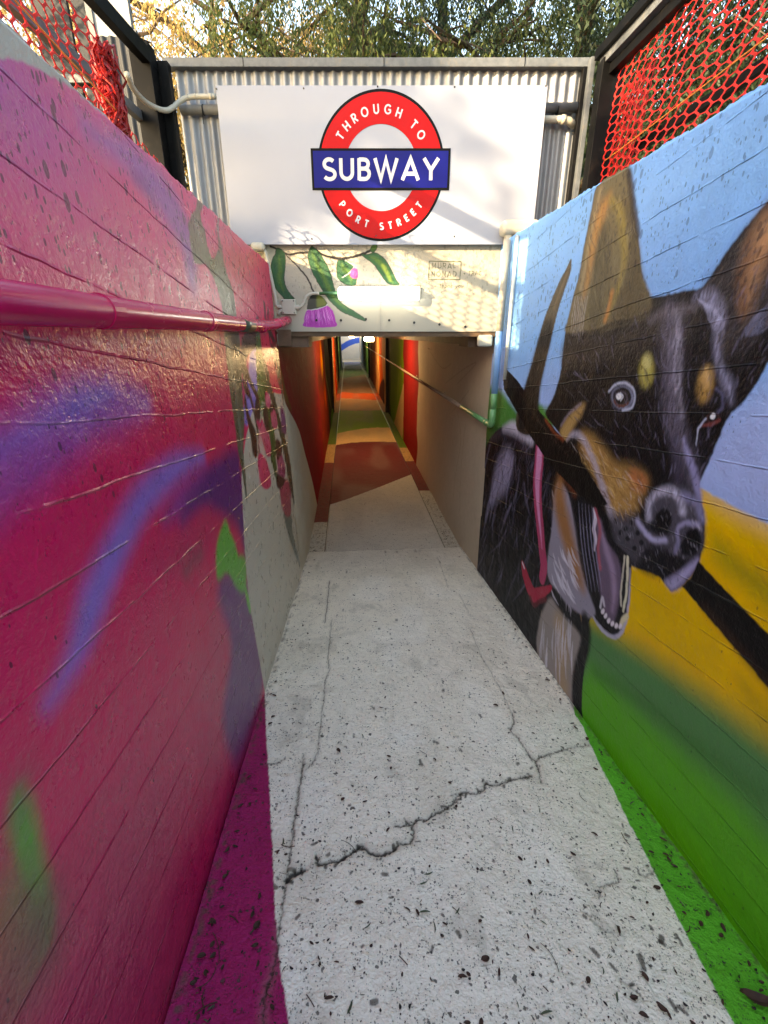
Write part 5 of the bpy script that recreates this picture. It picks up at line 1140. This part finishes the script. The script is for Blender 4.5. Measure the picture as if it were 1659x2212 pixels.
# ---- left side
lf = thing('barrier_fence', (-1.35, 3.45, 2.4), 'black steel frame on the left wall strung with red plastic safety mesh', 'fence')
beam('post', (-1.405, 3.45, 2.40), (-1.405, 3.45, 3.56), 0.115, 0.09, M['black'], lf)
beam('post', (-1.328, 3.54, 2.40), (-1.328, 3.54, 3.52), 0.075, 0.055, M['black'], lf)
beam('top_rail', (-1.37, 3.50, 3.50), (-1.50, -1.2, 3.50), 0.05, 0.075, M['black'], lf)
beam('top_rail', (-1.44, 3.42, 3.545), (-1.56, -1.2, 3.545), 0.05, 0.03, M['zincdull'], lf)
beam('mid_rail', (-1.46, 3.45, 3.22), (-1.52, -1.0, 3.22), 0.04, 0.05, M['zincdull'], lf)
barrier(lf, -1.03, -1.0, 2.64, 2.62, 3.18, slack=0.012, seed=2)
barrier(lf, -1.06, 2.76, 3.36, 2.62, 2.95, slack=0.012, seed=3)  # low mesh length added so its net shadow falls on the sign
beam('kerb_plate', P3(-1.10, 3.4, 2.66), P3(-1.10, -3, 2.66), 0.06, 0.18, M['zincdull'], lf)
for k, s_ in enumerate((-0.9, 0.45, 1.75)): beam('post', P3(-1.08, s_, 2.4), P3(-1.08, s_, 3.22), 0.04, 0.04, M['black'], lf)
# bunched roll of mesh
def bundle(name, n0, s0, zlo, zhi, rad, parent, seed, mat):
    r = np.random.default_rng(seed); mb = MB()
    for k in range(46):
        a = r.random()*2*PI; rr = rad*(0.45+0.6*r.random()); pts = []
        for i in range(15):
            z_ = zlo+(zhi-zlo)*i/14; aa = a+0.9*math.sin(i*0.8+k)+i*0.10*(1 if k % 2 else -1)
            pts.append(P3(n0+rr*math.cos(aa)*0.6+0.01*r.standard_normal(), s0+rr*math.sin(aa)+0.012*r.standard_normal(), z_+0.01*r.standard_normal()))
        mb.tube(pts, 0.0055, 4)
    for k in range(70):
        a = r.random()*2*PI; z_ = zlo+r.random()*(zhi-zlo); pts = [P3(n0+rad*0.62*math.cos(a+t), s0+rad*1.02*math.sin(a+t), z_+0.05*t*(r.random()-0.3)) for t in np.linspace(0, 1.3, 5)]
        mb.tube(pts, 0.005, 4)
    o = mb.build(name, mat, parent); return o
bundle('bunched_mesh', -1.03, 2.69, 2.60, 3.17, 0.065, lf, 4, M['meshred'])
# orange tie cord
def cord(name, a, b_, sagv, r, mat, label):
    pts = [np.array(a)*(1-t)+np.array(b_)*t-np.array([0, 0, sagv*4*t*(1-t)]) for t in np.linspace(0, 1, 24)]
    mb = MB(); mb.tube(pts, r, 6); tag(mb.build(name, mat, smooth=True), label, 'cord')
M['cord'] = simple_mat('orange_cord', (226, 132, 54), 0.6, var=0.05)
cord('tie_cord', P3(-1.0, -0.6, 3.2), P3(-1.0, 2.70, 2.93), 0.03, 0.003, M['cord'], 'thin orange cord running across the left safety mesh')
# ---- right side
rf = thing('barrier_fence', (1.25, 3.5, 2.4), 'black steel frame on the right wall strung with orange red plastic safety mesh', 'fence')
beam('post', (1.335, 3.47, 2.40), (1.335, 3.47, 3.50), 0.125, 0.09, M['black'], rf)
beam('post', (1.252, 3.56, 2.40), (1.252, 3.56, 3.55), 0.028, 0.05, M['zincdull'], rf)
beam('post', (1.225, 3.60, 2.40), (1.225, 3.60, 3.52), 0.022, 0.05, M['black'], rf)
beam('top_rail', (1.268, 3.52, 3.545), (1.268+0.30, -1.2, 3.545), 0.035, 0.05, M['black'], rf)
beam('top_rail', (1.302, 3.50, 3.500), (1.302+0.32, -1.2, 3.500), 0.05, 0.045, M['zincdull'], rf)
beam('top_rail', (1.335, 3.46, 3.445), (1.335+0.32, -1.2, 3.445), 0.05, 0.05, M['black'], rf)
barrier(rf, 1.60, -0.4, 3.34, 2.50, 3.46, slack=0.010, seed=5)
barrier(rf, 1.64, 2.98, 3.30, 2.50, 3.36, slack=0.015, seed=6, pitch=0.05, gap=0.06, wd=0.018, thin=0.010, mat=M['meshred'], name='mesh_offcut')
beam('mid_rail', P3(1.72, 3.2, 3.02), P3(1.72, -1.2, 3.02), 0.04, 0.05, M['black'], rf)
for s_ in (0.4, 1.55): beam('post', P3(1.74, s_, 2.4), P3(1.74, s_, 3.44), 0.045, 0.045, M['black'], rf)
cord('tie_cord', P3(1.58, -0.2, 3.18), P3(1.58, 3.25, 2.98), 0.02, 0.0028, M['cord'], 'thin orange cord running across the right safety mesh')

# ------------------------------------------------------------------ unseen sun-blocking shed and sheet panels on the left
sh = thing('sun_block_shed', P3(-2.0, 0.5, GZ), 'grey sheet metal shed out of view on the left, shaped to block the sun', 'shed')
def corr(name, a, b_, z0, z1, mat, parent, per=0.09, amp=0.008):
    a = np.array(a, float); b_ = np.array(b_, float); L = np.linalg.norm(b_-a); d = (b_-a)/L; nrm = np.array([-d[1], d[0], 0]); n = int(L/per*10)
    t = np.linspace(0, L, n); V = [a+d*q+nrm*amp*math.sin(2*PI*q/per)+np.array([0, 0, z_]) for z_ in (z0, z1) for q in t]
    return mesh_obj(name, V, [(i, i+1, n+i+1, n+i) for i in range(n-1)], mat, parent, smooth=True)
mb = MB(); pbox(mb, -2.15, -1.72, -5.0, 0.75, GZ, 4.6); mb.build('wall', M['grey_sheet'], sh)
mb = MB(); pbox(mb, -2.25, -1.64, -5.1, 0.78, 4.601, 4.66); mb.build('roof', M['zincdull'], sh)
sp = thing('side_panel', (-1.85, 4.2, GZ), 'narrow grey corrugated panel standing just left of the black post', 'panel')
corr('sheet', (-2.02, 4.2, 0), (-1.78, 4.2, 0), GZ, 3.95, M['dark_sheet'], sp, per=0.06)
beam('frame', (-1.75, 4.2, GZ), (-1.75, 4.2, 3.98), 0.05, 0.03, M['zincdull'], sp)
wp = thing('white_panel', (-2.6, 5.0, GZ), 'white weathered sheet wall behind the black top rail on the left', 'panel')
mb = MB(); mb.box((-2.26, 5.03, 4.5), 0.33, 0.05, 3.8); mb.build('sheet', M['white_sheet'], wp)
beam('edge_trim', (-2.42, 5.0, GZ), (-2.42, 5.0, 6.2), 0.05, 0.02, M['zincdull'], wp)
gp = thing('grey_panel_fence', (-2.8, 5.4, GZ), 'tall dark grey panel fence seen through the left safety mesh', 'fence')
for x_ in (-2.62, -2.98, -3.62, -3.98):
    mb = MB(); mb.box((x_, 5.45, 3.7), 0.32, 0.04, 2.6); mb.build('panel', M['dark_sheet'], gp)
for z_ in (3.0, 4.2): beam('rail', (-2.45, 5.40, z_), (-4.2, 5.40, z_), 0.04, 0.06, M['zincdull'], gp)

# ------------------------------------------------------------------ pink service pipe on the left wall
pp = thing('service_pipe', (-0.45, 0.6, 2.04), 'thick glossy magenta pipe running along the left wall into the header', 'pipe')
zc = 2.04; nn_ = OFFL+KL*zc+0.052
run = [P3(nn_, -4, zc), P3(nn_, 1.0, zc), P3(nn_, 2.0, zc), P3(nn_, 2.72, zc+0.005)]
CBp = lambda x_, y_, Y: hit_y(*CB([(x_, y_)])[0], Y)
endp = CBp(505, 990, 3.53); midp = P3(nn_, 3.02, zc+0.01)
allp = run[:-1] + fillet([run[-1], midp, endp+np.array([0, 0.04, 0])], 0.16, 7)
mb = MB(); mb.tube(allp, 0.029, 24); pipe = mb.build('pipe_run', M['pink'], pp, smooth=True)
for s_ in (0.95, 1.62, 2.66):
    mb = MB(); mb.tube([P3(nn_, s_, zc), P3(nn_, s_+0.045, zc)], 0.0312, 24); mb.build('coupling', M['pink'], pipe)
mb = MB(); mb.tube([P3(nn_, 2.13, zc), P3(nn_, 2.36, zc)], 0.0297, 24); mb.build('olive_band', M['leafpaint'], pipe, smooth=True)
mb = MB(); mb.tube([midp+0.25*(endp-midp), midp+0.35*(endp-midp)], 0.0312, 24); mb.build('coupling', M['pink'], pipe)
for s_ in (0.2, 1.3, 2.5):
    mb = MB(); mb.box(P3(nn_-0.035, s_, zc+0.0), 0.05, 0.03, 0.05, (NV, DV, np.array([0, 0, 1.]))); mb.build('bracket', M['pink'], pp)

# ------------------------------------------------------------------ junction box and conduits, left of header
jb = thing('junction_box', tuple(CBp(522, 855, 3.52)), 'small square cream junction box on the left of the header wall', 'junction box')
q = CBp(522, 855, 3.53); mb = MB(); mb.box((q[0], 3.530, q[2]), 0.098, 0.045, 0.098, bev=0.004); bx = mb.build('box', M['creamgloss'], jb)
mb = MB(); mb.box((q[0], 3.505, q[2]), 0.092, 0.006, 0.092, bev=0.003); lid = mb.build('lid', M['cream'], jb)
for a in (-1, 1):
    for b_ in (-1, 1): mb = MB(); mb.disc((q[0]+a*0.038, 3.502, q[2]+b_*0.038), (0, -1, 0), 0.004, 0.002, 8); mb.build('screw', M['rust'], lid)
cdl = thing('cream_conduit', tuple(q), 'cream conduit dropping from the wall top to the junction box on the header', 'conduit')
def cpath(pp_, Y=3.518): return [CBp(a, b_, Y) for a, b_ in pp_]
mb = MB(); top_ = cpath([(150, 195), (225, 215), (262, 250), (290, 370), (330, 560), (365, 720), (385, 850), (460, 852)])
mb.tube(fillet(top_, 0.03, 5), 0.0125, 12); cc_ = mb.build('conduit_run', M['creamgloss'], cdl, smooth=True)
for a, b_ in (((283, 340), (291, 380)), ((355, 680), (363, 715)), ((380, 800), (384, 830))):
    mb = MB(); mb.tube(cpath([a, b_]), 0.0155, 12); mb.build('coupling', M['cream'], cc_)
mb = MB(); mb.tube(fillet(cpath([(460, 890), (425, 895), (405, 945)]), 0.02, 5), 0.0125, 12); mb.build('conduit_tail', M['creamgloss'], cdl, smooth=True)
cl = thing('cream_conduit', tuple(CBp(700, 760, 3.52)), 'bent cream conduit from the junction box to the bulkhead lamp', 'conduit')
mb = MB(); mb.tube(catmull(cpath([(595, 858), (640, 855), (680, 810), (710, 740), (770, 708), (850, 706)]), 6), 0.010, 12); rr_ = mb.build('conduit_run', M['creamgloss'], cl, smooth=True)
mb = MB(); mb.tube(cpath([(850, 706), (950, 702), (1070, 700)]), 0.010, 12); mb.build('green_section', simple_mat('leaf_green_paint', (44, 92, 54), 0.4), cl, smooth=True)
mb = MB(); mb.tube(cpath([(590, 858), (632, 857)]), 0.0165, 12); mb.build('gland', M['cream'], rr_)
# bulkhead lamp
bl = thing('bulkhead_lamp', (-0.035, 3.5, 2.27), 'lit white oblong bulkhead lamp on the header above the tunnel mouth', 'lamp')
a = hit_y(731, 617, 3.50); b_ = hit_y(905, 650, 3.50); 
mb = MB(); mb.box(((a[0]+b_[0])/2, 3.485, (a[2]+b_[2])/2-0.003), b_[0]-a[0], 0.085, a[2]-b_[2]-0.012, bev=0.018); mb.build('diffuser', M['lamp'], bl, smooth=False)
mb = MB(); mb.box(((a[0]+b_[0])/2+0.008, 3.534, (a[2]+b_[2])/2-0.003), b_[0]-a[0]+0.006, 0.020, a[2]-b_[2]+0.004, bev=0.006); mb.build('back_plate', M['creamgloss'], bl)
# tunnel lamps
def tunnel_lamp(s_, n_, label, watts):
    pos = P3(n_, s_, 1.93); t = thing('tunnel_lamp', tuple(pos), label, 'lamp', 'lamps along the tunnel ceiling')
    mb = MB(); mb.box(pos+np.array([0, 0, 0.0]), 0.16, 0.34, 0.07, (NV, DV, np.array([0, 0, 1.])), bev=0.028); mb.build('diffuser', M['lamp_warm'], t)
    mb = MB(); mb.box(pos+np.array([0, 0, 0.05]), 0.15, 0.34, 0.03, (NV, DV, np.array([0, 0, 1.])), bev=0.006); mb.build('back_plate', M['cream'], t)
    ld = bpy.data.lights.new('lamp_light', 'POINT'); ld.energy = watts; ld.color = (1, 0.74, 0.44); ld.shadow_soft_size = 0.08
    lo = bpy.data.objects.new('lamp_light', ld); link(lo); lo.parent = t; lo.location = (0, 0, -0.11)
tunnel_lamp(8.2, 0.36, 'warm glowing lamp on the tunnel ceiling, nearest to the mouth', 5.0)
tunnel_lamp(17.0, 0.15, 'warm glowing lamp on the tunnel ceiling, halfway along', 7.0)
tunnel_lamp(27.0, 0.15, 'warm glowing lamp on the tunnel ceiling, near the far end', 7.0)

# ------------------------------------------------------------------ right hand pipes
C6 = cropper(1650, 1250, 0.4975)
hr = thing('pipe_handrail', P3(1.02, 3.4, 1.35), 'thin pipe rail along the right tunnel wall turning up beside the portal', 'pipe')
off = OFFR+KR*1.4-0.045
def onrw(pts, gap=0.045):
    out = []
    for x_, y_ in pts:
        r_ = ray(x_, y_); nn = NV-np.array([0, 0, KR]); out.append(CAM+r_*((OFFR-gap-nn@CAM)/(r_@nn)))
    return out
e0 = onrw(C6([(575, 858)]))[0]; se, ze = float(e0@DV), e0[2]
mb = MB(); mb.tube([P3(off, 4.20, ze), P3(off, 9.0, ze), P3(off, 30, ze)], 0.0175, 12); mb.build('rail_run', M['tanpaint'], hr, smooth=True)
mb = MB(); mb.tube([P3(off, 4.20, ze), P3(off, se+0.09, ze)], 0.020, 14); mb.build('green_section', M['greenpaint'], hr, smooth=True)
mb = MB(); mb.tube([P3(off, se+0.16, ze), P3(off, se+0.10, ze)], 0.025, 14); mb.build('flange', M['greenpaint'], hr, smooth=True)
mb = MB(); mb.tube(fillet([P3(off, se+0.12, ze), P3(off, se, ze), P3(off, se, ze+0.12)], 0.07, 7), 0.0235, 14); mb.build('elbow', M['greenpaint'], hr, smooth=True)
zb = onrw(C6([(590, 600)]))[0][2]
mb = MB(); mb.tube([P3(off, se, ze+0.11), P3(off, se, zb)], 0.0225, 14); mb.build('green_riser', M['greenpaint'], hr, smooth=True)
zt_ = onrw(C6([(630, 110)]))[0][2]
mb = MB(); mb.tube([P3(off, se, zb), P3(off, se, zt_)], 0.0225, 14); mb.build('blue_riser', M['bluepaint'], hr, smooth=True)
mb = MB(); mb.tube([P3(off, se, zt_), P3(off, se, 2.56)], 0.0225, 14); mb.build('cream_riser', M['creamgloss'], hr, smooth=True)
for s_ in (5.2, 7.4, 9.8):
    mb = MB(); mb.tube([P3(off, s_, ze), P3(off+0.05, s_, ze)], 0.008, 8); mb.box(P3(off+0.04, s_, ze), 0.01, 0.04, 0.05, (NV, DV, np.array([0, 0, 1.]))); mb.build('bracket', M['tanpaint'], hr)
dp = thing('downpipe', P3(1.04, se-0.1, 2.0), 'thin cream downpipe beside the blue riser on the right wall', 'pipe')
mb = MB(); mb.tube([P3(off+0.02, se-0.13, 1.72), P3(off+0.02, se-0.13, 2.56)], 0.012, 12); mb.build('pipe_run', simple_mat('sky_cream_paint', (196, 198, 190), 0.4), dp, smooth=True)
# capped trunking over the right wall end
cp = thing('trunking_cap', (0.86, 3.4, 2.62), 'rounded cream trunking box on the right wall end under the sign', 'trunking')
a = hit_y(*CHt([(1045, 470)])[0], 3.40); b_ = hit_y(*CHt([(1440, 610)])[0], 3.40)
mb = MB(); mb.box(((a[0]+b_[0])/2+0.0, 3.43, (a[2]+b_[2])/2), abs(b_[0]-a[0]), 0.12, 0.085, bev=0.026); mb.build('box', M['creamgloss'], cp)
mb = MB(); mb.box((a[0]+0.05, 3.43, (a[2]+b_[2])/2-0.05), 0.04, 0.07, 0.06, bev=0.01); mb.build('spigot', M['cream'], cp)
lc = thing('trunking_cap', (-0.80, 3.4, 2.5), 'rounded cream cap on the left wall end beside the sign', 'trunking')
q = CBp(165, 185, 3.45); mb = MB(); mb.box((q[0], 3.50, q[2]), 0.09, 0.07, 0.05, bev=0.02); mb.build('box', M['creamgloss'], lc)

# ------------------------------------------------------------------ leaf litter, twigs, seed pods
def litter(name, n, smin, smax, mat, pods=False, seed=1, aspect=(0.15, 0.45), srange=(0.45, 4.1), edge=0.0):
    r = np.random.default_rng(seed); V, Fq = [], []
    for k in range(n):
        s_ = 1/(1/srange[1]+(1/srange[0]-1/srange[1])*r.random()**1.15)
        if r.random() < edge: n_ = (OFFL+0.02+abs(r.normal(0, 0.03))) if r.random() < 0.5 else (OFFR-0.03-abs(r.normal(0, 0.03)))
        else: n_ = OFFL+0.04+r.random()*(OFFR-OFFL-0.08)
        L = smin+(smax-smin)*r.random()**2.2; W_ = L*(aspect[0]+(aspect[1]-aspect[0])*r.random()); a = r.random()*2*PI; ca, sa = math.cos(a), math.sin(a)
        curl = (r.random()-0.3)*0.35; bend = (r.random()-0.5)*0.5; b0 = len(V); m = 5
        for i in range(m+1):
            t = i/m-0.5; ww = W_*0.5*math.sqrt(max(0.02, 1-(2*t)**2)) * (1 if i < m else 0.5); x_ = t*L; off_ = bend*L*(t*t*2-0.25)
            for sgn in (-1, 0, 1):
                lx = x_; ly = off_+sgn*ww; lz = 0.004+(W_*0.35*abs(sgn) if not pods else W_*0.55*(1-abs(sgn)))+curl*L*(2*t)**2*0.5
                nn = n_+lx*ca-ly*sa; ss = s_+lx*sa+ly*ca
                V.append(P3(nn, ss, (floor_z(nn, ss))+max(0.003, lz)))
        for i in range(m):
            for j in range(2): q = b0+i*3+j; Fq.append((q, q+1, q+4, q+3))
    o = mesh_obj(name, V, Fq, mat); tag(o, kind='stuff'); return o
M['lit1'] = simple_mat('dry_brown_leaves', (74, 48, 36), 0.8, var=0.3, nscale=30)
M['lit2'] = simple_mat('dark_seed_pods', (34, 25, 22), 0.7, var=0.3, nscale=40)
M['lit3'] = simple_mat('green_grey_leaves', (78, 88, 62), 0.7, var=0.25, nscale=30)
o = litter('leaf_litter', 420, 0.005, 0.026, M['lit1'], seed=11, edge=0.35, aspect=(0.25, 0.7)); tag(o, 'small dry brown leaves scattered over the ramp', 'leaf litter')
o = litter('seed_pods', 540, 0.002, 0.012, M['lit2'], pods=True, aspect=(0.4, 0.8), seed=12, edge=0.15); tag(o, 'dark seed pods and crumbs scattered over the ramp', 'seed pods')
o = litter('fallen_leaflets', 110, 0.012, 0.034, M['lit3'], seed=13, aspect=(0.10, 0.2)); tag(o, 'narrow grey green leaflets scattered over the ramp', 'leaflets')
tw = MB(); r = np.random.default_rng(21)
for k in range(34):
    s_ = 1/(1/4.0+(1/0.5-1/4.0)*r.random()); n_ = OFFL+0.05+r.random()*1.4; a = r.random()*PI; L = 0.015+0.07*r.random()**2; pts = []
    bend = (r.random()-0.5)*1.6
    for i in range(6):
        t = i/5-0.5; aa = a+bend*t; nn = n_+t*L*math.cos(aa); ss = s_+t*L*math.sin(aa); pts.append(P3(nn, ss, floor_z(nn, ss)+0.004))
    tw.tube(pts, 0.0009+0.0006*r.random(), 4)
o = tw.build('twigs', M['lit1']); tag(o, 'thin bent twigs scattered over the ramp', 'twigs', kind='stuff')
r = np.random.default_rng(22); V, Fq = [], []
for k in range(700):
    side = r.random() < 0.5; s_ = 4.15+7*r.random()**1.6; n_ = (-0.43+0.13*r.random()) if side else (0.95+0.11*r.random()); L = 0.006+0.02*r.random()**2; a = r.random()*2*PI; b0 = len(V)
    for t, w2 in ((-0.5, 0.1), (0, 0.35), (0.5, 0.1)):
        for sg_ in (-1, 1): V.append(P3(n_+L*(t*math.cos(a)-sg_*w2*math.sin(a)), s_+L*(t*math.sin(a)+sg_*w2*math.cos(a)), -0.022+0.004*r.random()))
    Fq += [(b0, b0+1, b0+3, b0+2), (b0+2, b0+3, b0+5, b0+4)]
o = mesh_obj('gutter_litter', V, Fq, M['lit2']); tag(o, 'dark leaf crumbs lying in the tunnel gutters', 'leaf litter', kind='stuff')
o = litter('large_leaf', 1, 0.075, 0.076, M['lit1'], seed=3, aspect=(0.4, 0.42)); 
pL = hit_floor(1635, 2160); me = o.data
ctr = sum((v.co for v in me.vertices), Vector())/len(me.vertices)
for v in me.vertices: v.co += Vector(pL)+Vector((0, 0, 0.01))-ctr
o['kind'] = ''; del o['kind']; tag(o, 'curled brown leaf on the green strip at bottom right', 'leaf')

# ------------------------------------------------------------------ TREES
def tree(loc, H, Rc, label, mat, n_str=230, leaf_n=34, leafL=0.10, leafW=0.018, fine=0.62, droop=1.0, seed=1, trunk_r=0.16, low=0.35, group='trees above the passage', limbs=9, name='weeping_tree'):
    r = np.random.default_rng(seed); loc = np.array(loc, float)
    t = thing(name, tuple(loc), label, 'tree', group)
    mb = MB(); top = loc+np.array([r.normal(0, .3), r.normal(0, .3), H*0.62])
    trunk = [loc+(top-loc)*u+np.array([0.16*math.sin(u*5+seed), 0.16*math.cos(u*4+seed), 0])*min(1, u*3) for u in np.linspace(0, 1, 9)]
    mb.tube(trunk, list(np.linspace(trunk_r, trunk_r*0.4, 9)), 9)
    anchors = []
    for k in range(limbs):
        u = 0.3+0.7*k/limbs; b0 = trunk[int(u*8)]; a = k*2.4+seed; L = Rc*(0.7+0.5*r.random()); pts = []
        for i in range(7):
            q = i/6; pts.append(b0+np.array([math.cos(a+0.3*q)*L*q, math.sin(a+0.3*q)*L*q, L*(0.75*q-0.35*q*q)+0.12*r.normal()*q]))
        mb.tube(pts, list(np.linspace(trunk_r*0.42, 0.018, 7)), 6)
        for i in range(2, 7): anchors.append(pts[i])
        for j in range(4):
            p0 = pts[2+j]; a2 = a+r.normal(0, 1.0); L2 = Rc*0.45; p2 = [p0+np.array([math.cos(a2)*L2*q, math.sin(a2)*L2*q, L2*0.35*q+0.08*r.normal()*q]) for q in np.linspace(0, 1, 5)]
            mb.tube(p2, list(np.linspace(0.035, 0.008, 5)), 5); anchors += p2[1:]
    for k in range(70):
        p0 = anchors[r.integers(0, len(anchors))]; a2 = r.random()*2*PI; L2 = 0.5+0.9*r.random(); p2 = [p0+np.array([math.cos(a2+q)*L2*q, math.sin(a2+q)*L2*q, L2*(0.3*q-0.8*q*q)]) for q in np.linspace(0, 1, 6)]
        mb.tube(p2, list(np.linspace(0.014, 0.004, 6)), 4)
    mb.build('trunk', M['bark'], t)
    n_str = int(n_str*1.35); leaf_n = int(leaf_n*1.3); leafL *= fine; leafW *= fine
    A = np.array(anchors); n = n_str*leaf_n
    idx = r.integers(0, len(A), n_str); base = A[idx]+r.normal(0, 0.28, (n_str, 3))*np.array([1, 1, 0.7])
    Ls = (0.4+1.5*r.random(n_str)**1.3)*droop*(H/6)
    sway = r.normal(0, 0.14, (n_str, 2)); q = np.linspace(0.02, 1, leaf_n)[None, :]
    P = np.zeros((n_str, leaf_n, 3))
    P[..., 0] = base[:, None, 0]+sway[:, None, 0]*np.sin(q*1.5)*Ls[:, None]+r.normal(0, .035, (n_str, leaf_n))
    P[..., 1] = base[:, None, 1]+sway[:, None, 1]*np.sin(q*1.5)*Ls[:, None]+r.normal(0, .035, (n_str, leaf_n))
    P[..., 2] = np.maximum(base[:, None, 2]-q*Ls[:, None], loc[2]+low)+r.normal(0, .02, (n_str, leaf_n))
    P = P.reshape(-1, 3); a = r.random(n)*2*PI; d = np.stack([np.cos(a)*0.55, np.sin(a)*0.55, -0.55-0.5*r.random(n)], 1); d /= np.linalg.norm(d, axis=1)[:, None]
    sd_ = np.cross(d, r.normal(0, 1, (n, 3))); sd_ /= np.linalg.norm(sd_, axis=1)[:, None]+1e-9
    LL = leafL*(0.6+0.8*r.random(n))[:, None]; WW = leafW*(0.7+0.7*r.random(n))[:, None]
    V = np.stack([P, P+d*LL*0.5+sd_*WW, P+d*LL, P+d*LL*0.5-sd_*WW], 1).reshape(-1, 3)-loc
    me = bpy.data.meshes.new('crown'); me.vertices.add(len(V)); me.vertices.foreach_set('co', V.astype(np.float32).ravel())
    me.loops.add(4*n); me.loops.foreach_set('vertex_index', np.arange(4*n, dtype=np.int32)); me.polygons.add(n); me.polygons.foreach_set('loop_start', np.arange(0, 4*n, 4, dtype=np.int32)); me.update(calc_edges=True)
    me.materials.append(mat); o = bpy.data.objects.new('crown', me); link(o); o.parent = t
    return t
tree((-2.6, 9.5, GZ), 6.5, 2.2, 'golden sunlit tree at the left behind the black post', M['leaf_sunlit'], 640, 40, 0.09, 0.02, seed=2, limbs=12)
tree((-0.9, 8.0, GZ), 6.5, 1.9, 'olive green weeping tree behind the left half of the corrugated fence', M['leaf_mid'], 620, 42, 0.10, 0.016, seed=3)
tree((0.9, 9.0, GZ), 7.5, 2.3, 'olive weeping tree behind the middle of the corrugated fence', M['leaf_mid'], 760, 44, 0.10, 0.016, seed=4)
tree((2.6, 8.0, GZ), 7.5, 2.4, 'dark weeping tree behind the right end of the corrugated fence', M['leaf_shaded'], 900, 46, 0.10, 0.016, seed=5)
tree((4.6, 5.6, GZ), 7.0, 2.4, 'dark drooping tree seen through the far part of the right mesh', M['leaf_shaded'], 900, 46, 0.10, 0.016, seed=6)
tree((5.0, 2.2, GZ), 6.0, 2.2, 'dark drooping tree seen through the near part of the right mesh', M['leaf_shaded'], 800, 44, 0.09, 0.016, seed=7)
tree((-4.6, 6.6, GZ), 5.5, 1.8, 'bare limbed golden sunlit tree beyond the shed on the left', M['leaf_sunlit'], 420, 36, 0.09, 0.02, seed=8, limbs=12)
tree((-5.2, 16.0, GZ), 8.0, 3.0, 'tall golden sunlit tree far behind the left corner', M['leaf_sunlit'], 800, 40, 0.14, 0.03, seed=9)
tree((6.5, 14.0, GZ), 9.0, 3.2, 'tall dark tree far behind the right corner', M['leaf_shaded'], 900, 44, 0.15, 0.028, seed=10)
tree((1.0, 16.0, GZ), 9.0, 3.2, 'tall green tree far behind the middle of the fence', M['leaf_mid'], 800, 44, 0.15, 0.028, seed=11)

def crown_tree(loc, centre, rad, n, label, mat, seed=1, leafL=0.12, leafW=0.045, clumps=40, tr=0.22, nl=9):
    """tall tree outside the picture added so its crown shades the scene"""
    r = np.random.default_rng(seed); loc = np.array(loc, float); ce = np.array(centre, float); rad = np.array(rad, float)
    t = thing('shade_tree', tuple(loc), label, 'tree', 'unseen trees added for their shade')
    mb = MB(); pts = [loc+(ce-loc)*u+np.array([.15*math.sin(4*u), .1*math.cos(5*u), 0]) for u in np.linspace(0, 1, 8)]
    mb.tube(pts, list(np.linspace(tr, tr*0.27, 8)), 9)
    for k in range(nl):
        a = k*2.4; e = ce+rad*np.array([math.cos(a)*.8, math.sin(a)*.8, r.uniform(-.5, .6)]); b0 = pts[5]; mb.tube([b0, (b0+e)/2+np.array([0, 0, .1]), e], [tr*.27, tr*.16, tr*.05], 6)
    mb.build('trunk', M['bark'], t)
    d = r.normal(0, 1, (clumps, 3)); d /= np.linalg.norm(d, axis=1)[:, None]; cc = ce+d*rad*(r.random((clumps, 1))**0.4)
    P = cc[r.integers(0, clumps, n)]+r.normal(0, 1, (n, 3))*rad*0.17
    a = r.normal(0, 1, (n, 3)); a /= np.linalg.norm(a, axis=1)[:, None]; b = np.cross(a, r.normal(0, 1, (n, 3))); b /= np.linalg.norm(b, axis=1)[:, None]
    LL = leafL*(.6+.8*r.random((n, 1))); V = np.stack([P, P+a*LL*.5+b*leafW, P+a*LL, P+a*LL*.5-b*leafW], 1).reshape(-1, 3)-loc
    me = bpy.data.meshes.new('crown'); me.vertices.add(len(V)); me.vertices.foreach_set('co', V.astype(np.float32).ravel())
    me.loops.add(4*n); me.loops.foreach_set('vertex_index', np.arange(4*n, dtype=np.int32)); me.polygons.add(n); me.polygons.foreach_set('loop_start', np.arange(0, 4*n, 4, dtype=np.int32)); me.update(calc_edges=True)
    me.materials.append(mat); o = bpy.data.objects.new('crown', me); link(o); o.parent = t
def sunpt(X, z, t): return (X-t, 3.5-0.81*t, z+0.412*t)  # point along the sun ray, where the added shading crowns sit
c_ = sunpt(-0.95, 3.90, 9); crown_tree((c_[0]-.3, c_[1], GZ), c_, (0.66, 0.66, 0.95), 9000, 'unseen tall leafy tree placed to shade the left half of the sign', M['leaf_mid'], 31, 0.12, 0.05, 60)
c_ = sunpt(0.55, 3.35, 9.5); crown_tree((c_[0]-.6, c_[1]-3.2, GZ), c_, (0.8, 0.8, 0.7), 90, 'unseen sparse young tree placed to dapple the right half of the sign', M['leaf_mid'], 32, 0.14, 0.05, 12, tr=0.07, nl=5)
crown_tree((-8.0, 0.4, GZ), (-7.5, 0.2, 9.6), (2.6, 2.4, 1.3), 15000, 'unseen very tall spreading tree added to shade the trees above the fence', M['leaf_mid'], 33, 0.18, 0.07, 150)
for o in list(bpy.data.objects):
    if '_o' in o: del o['_o']
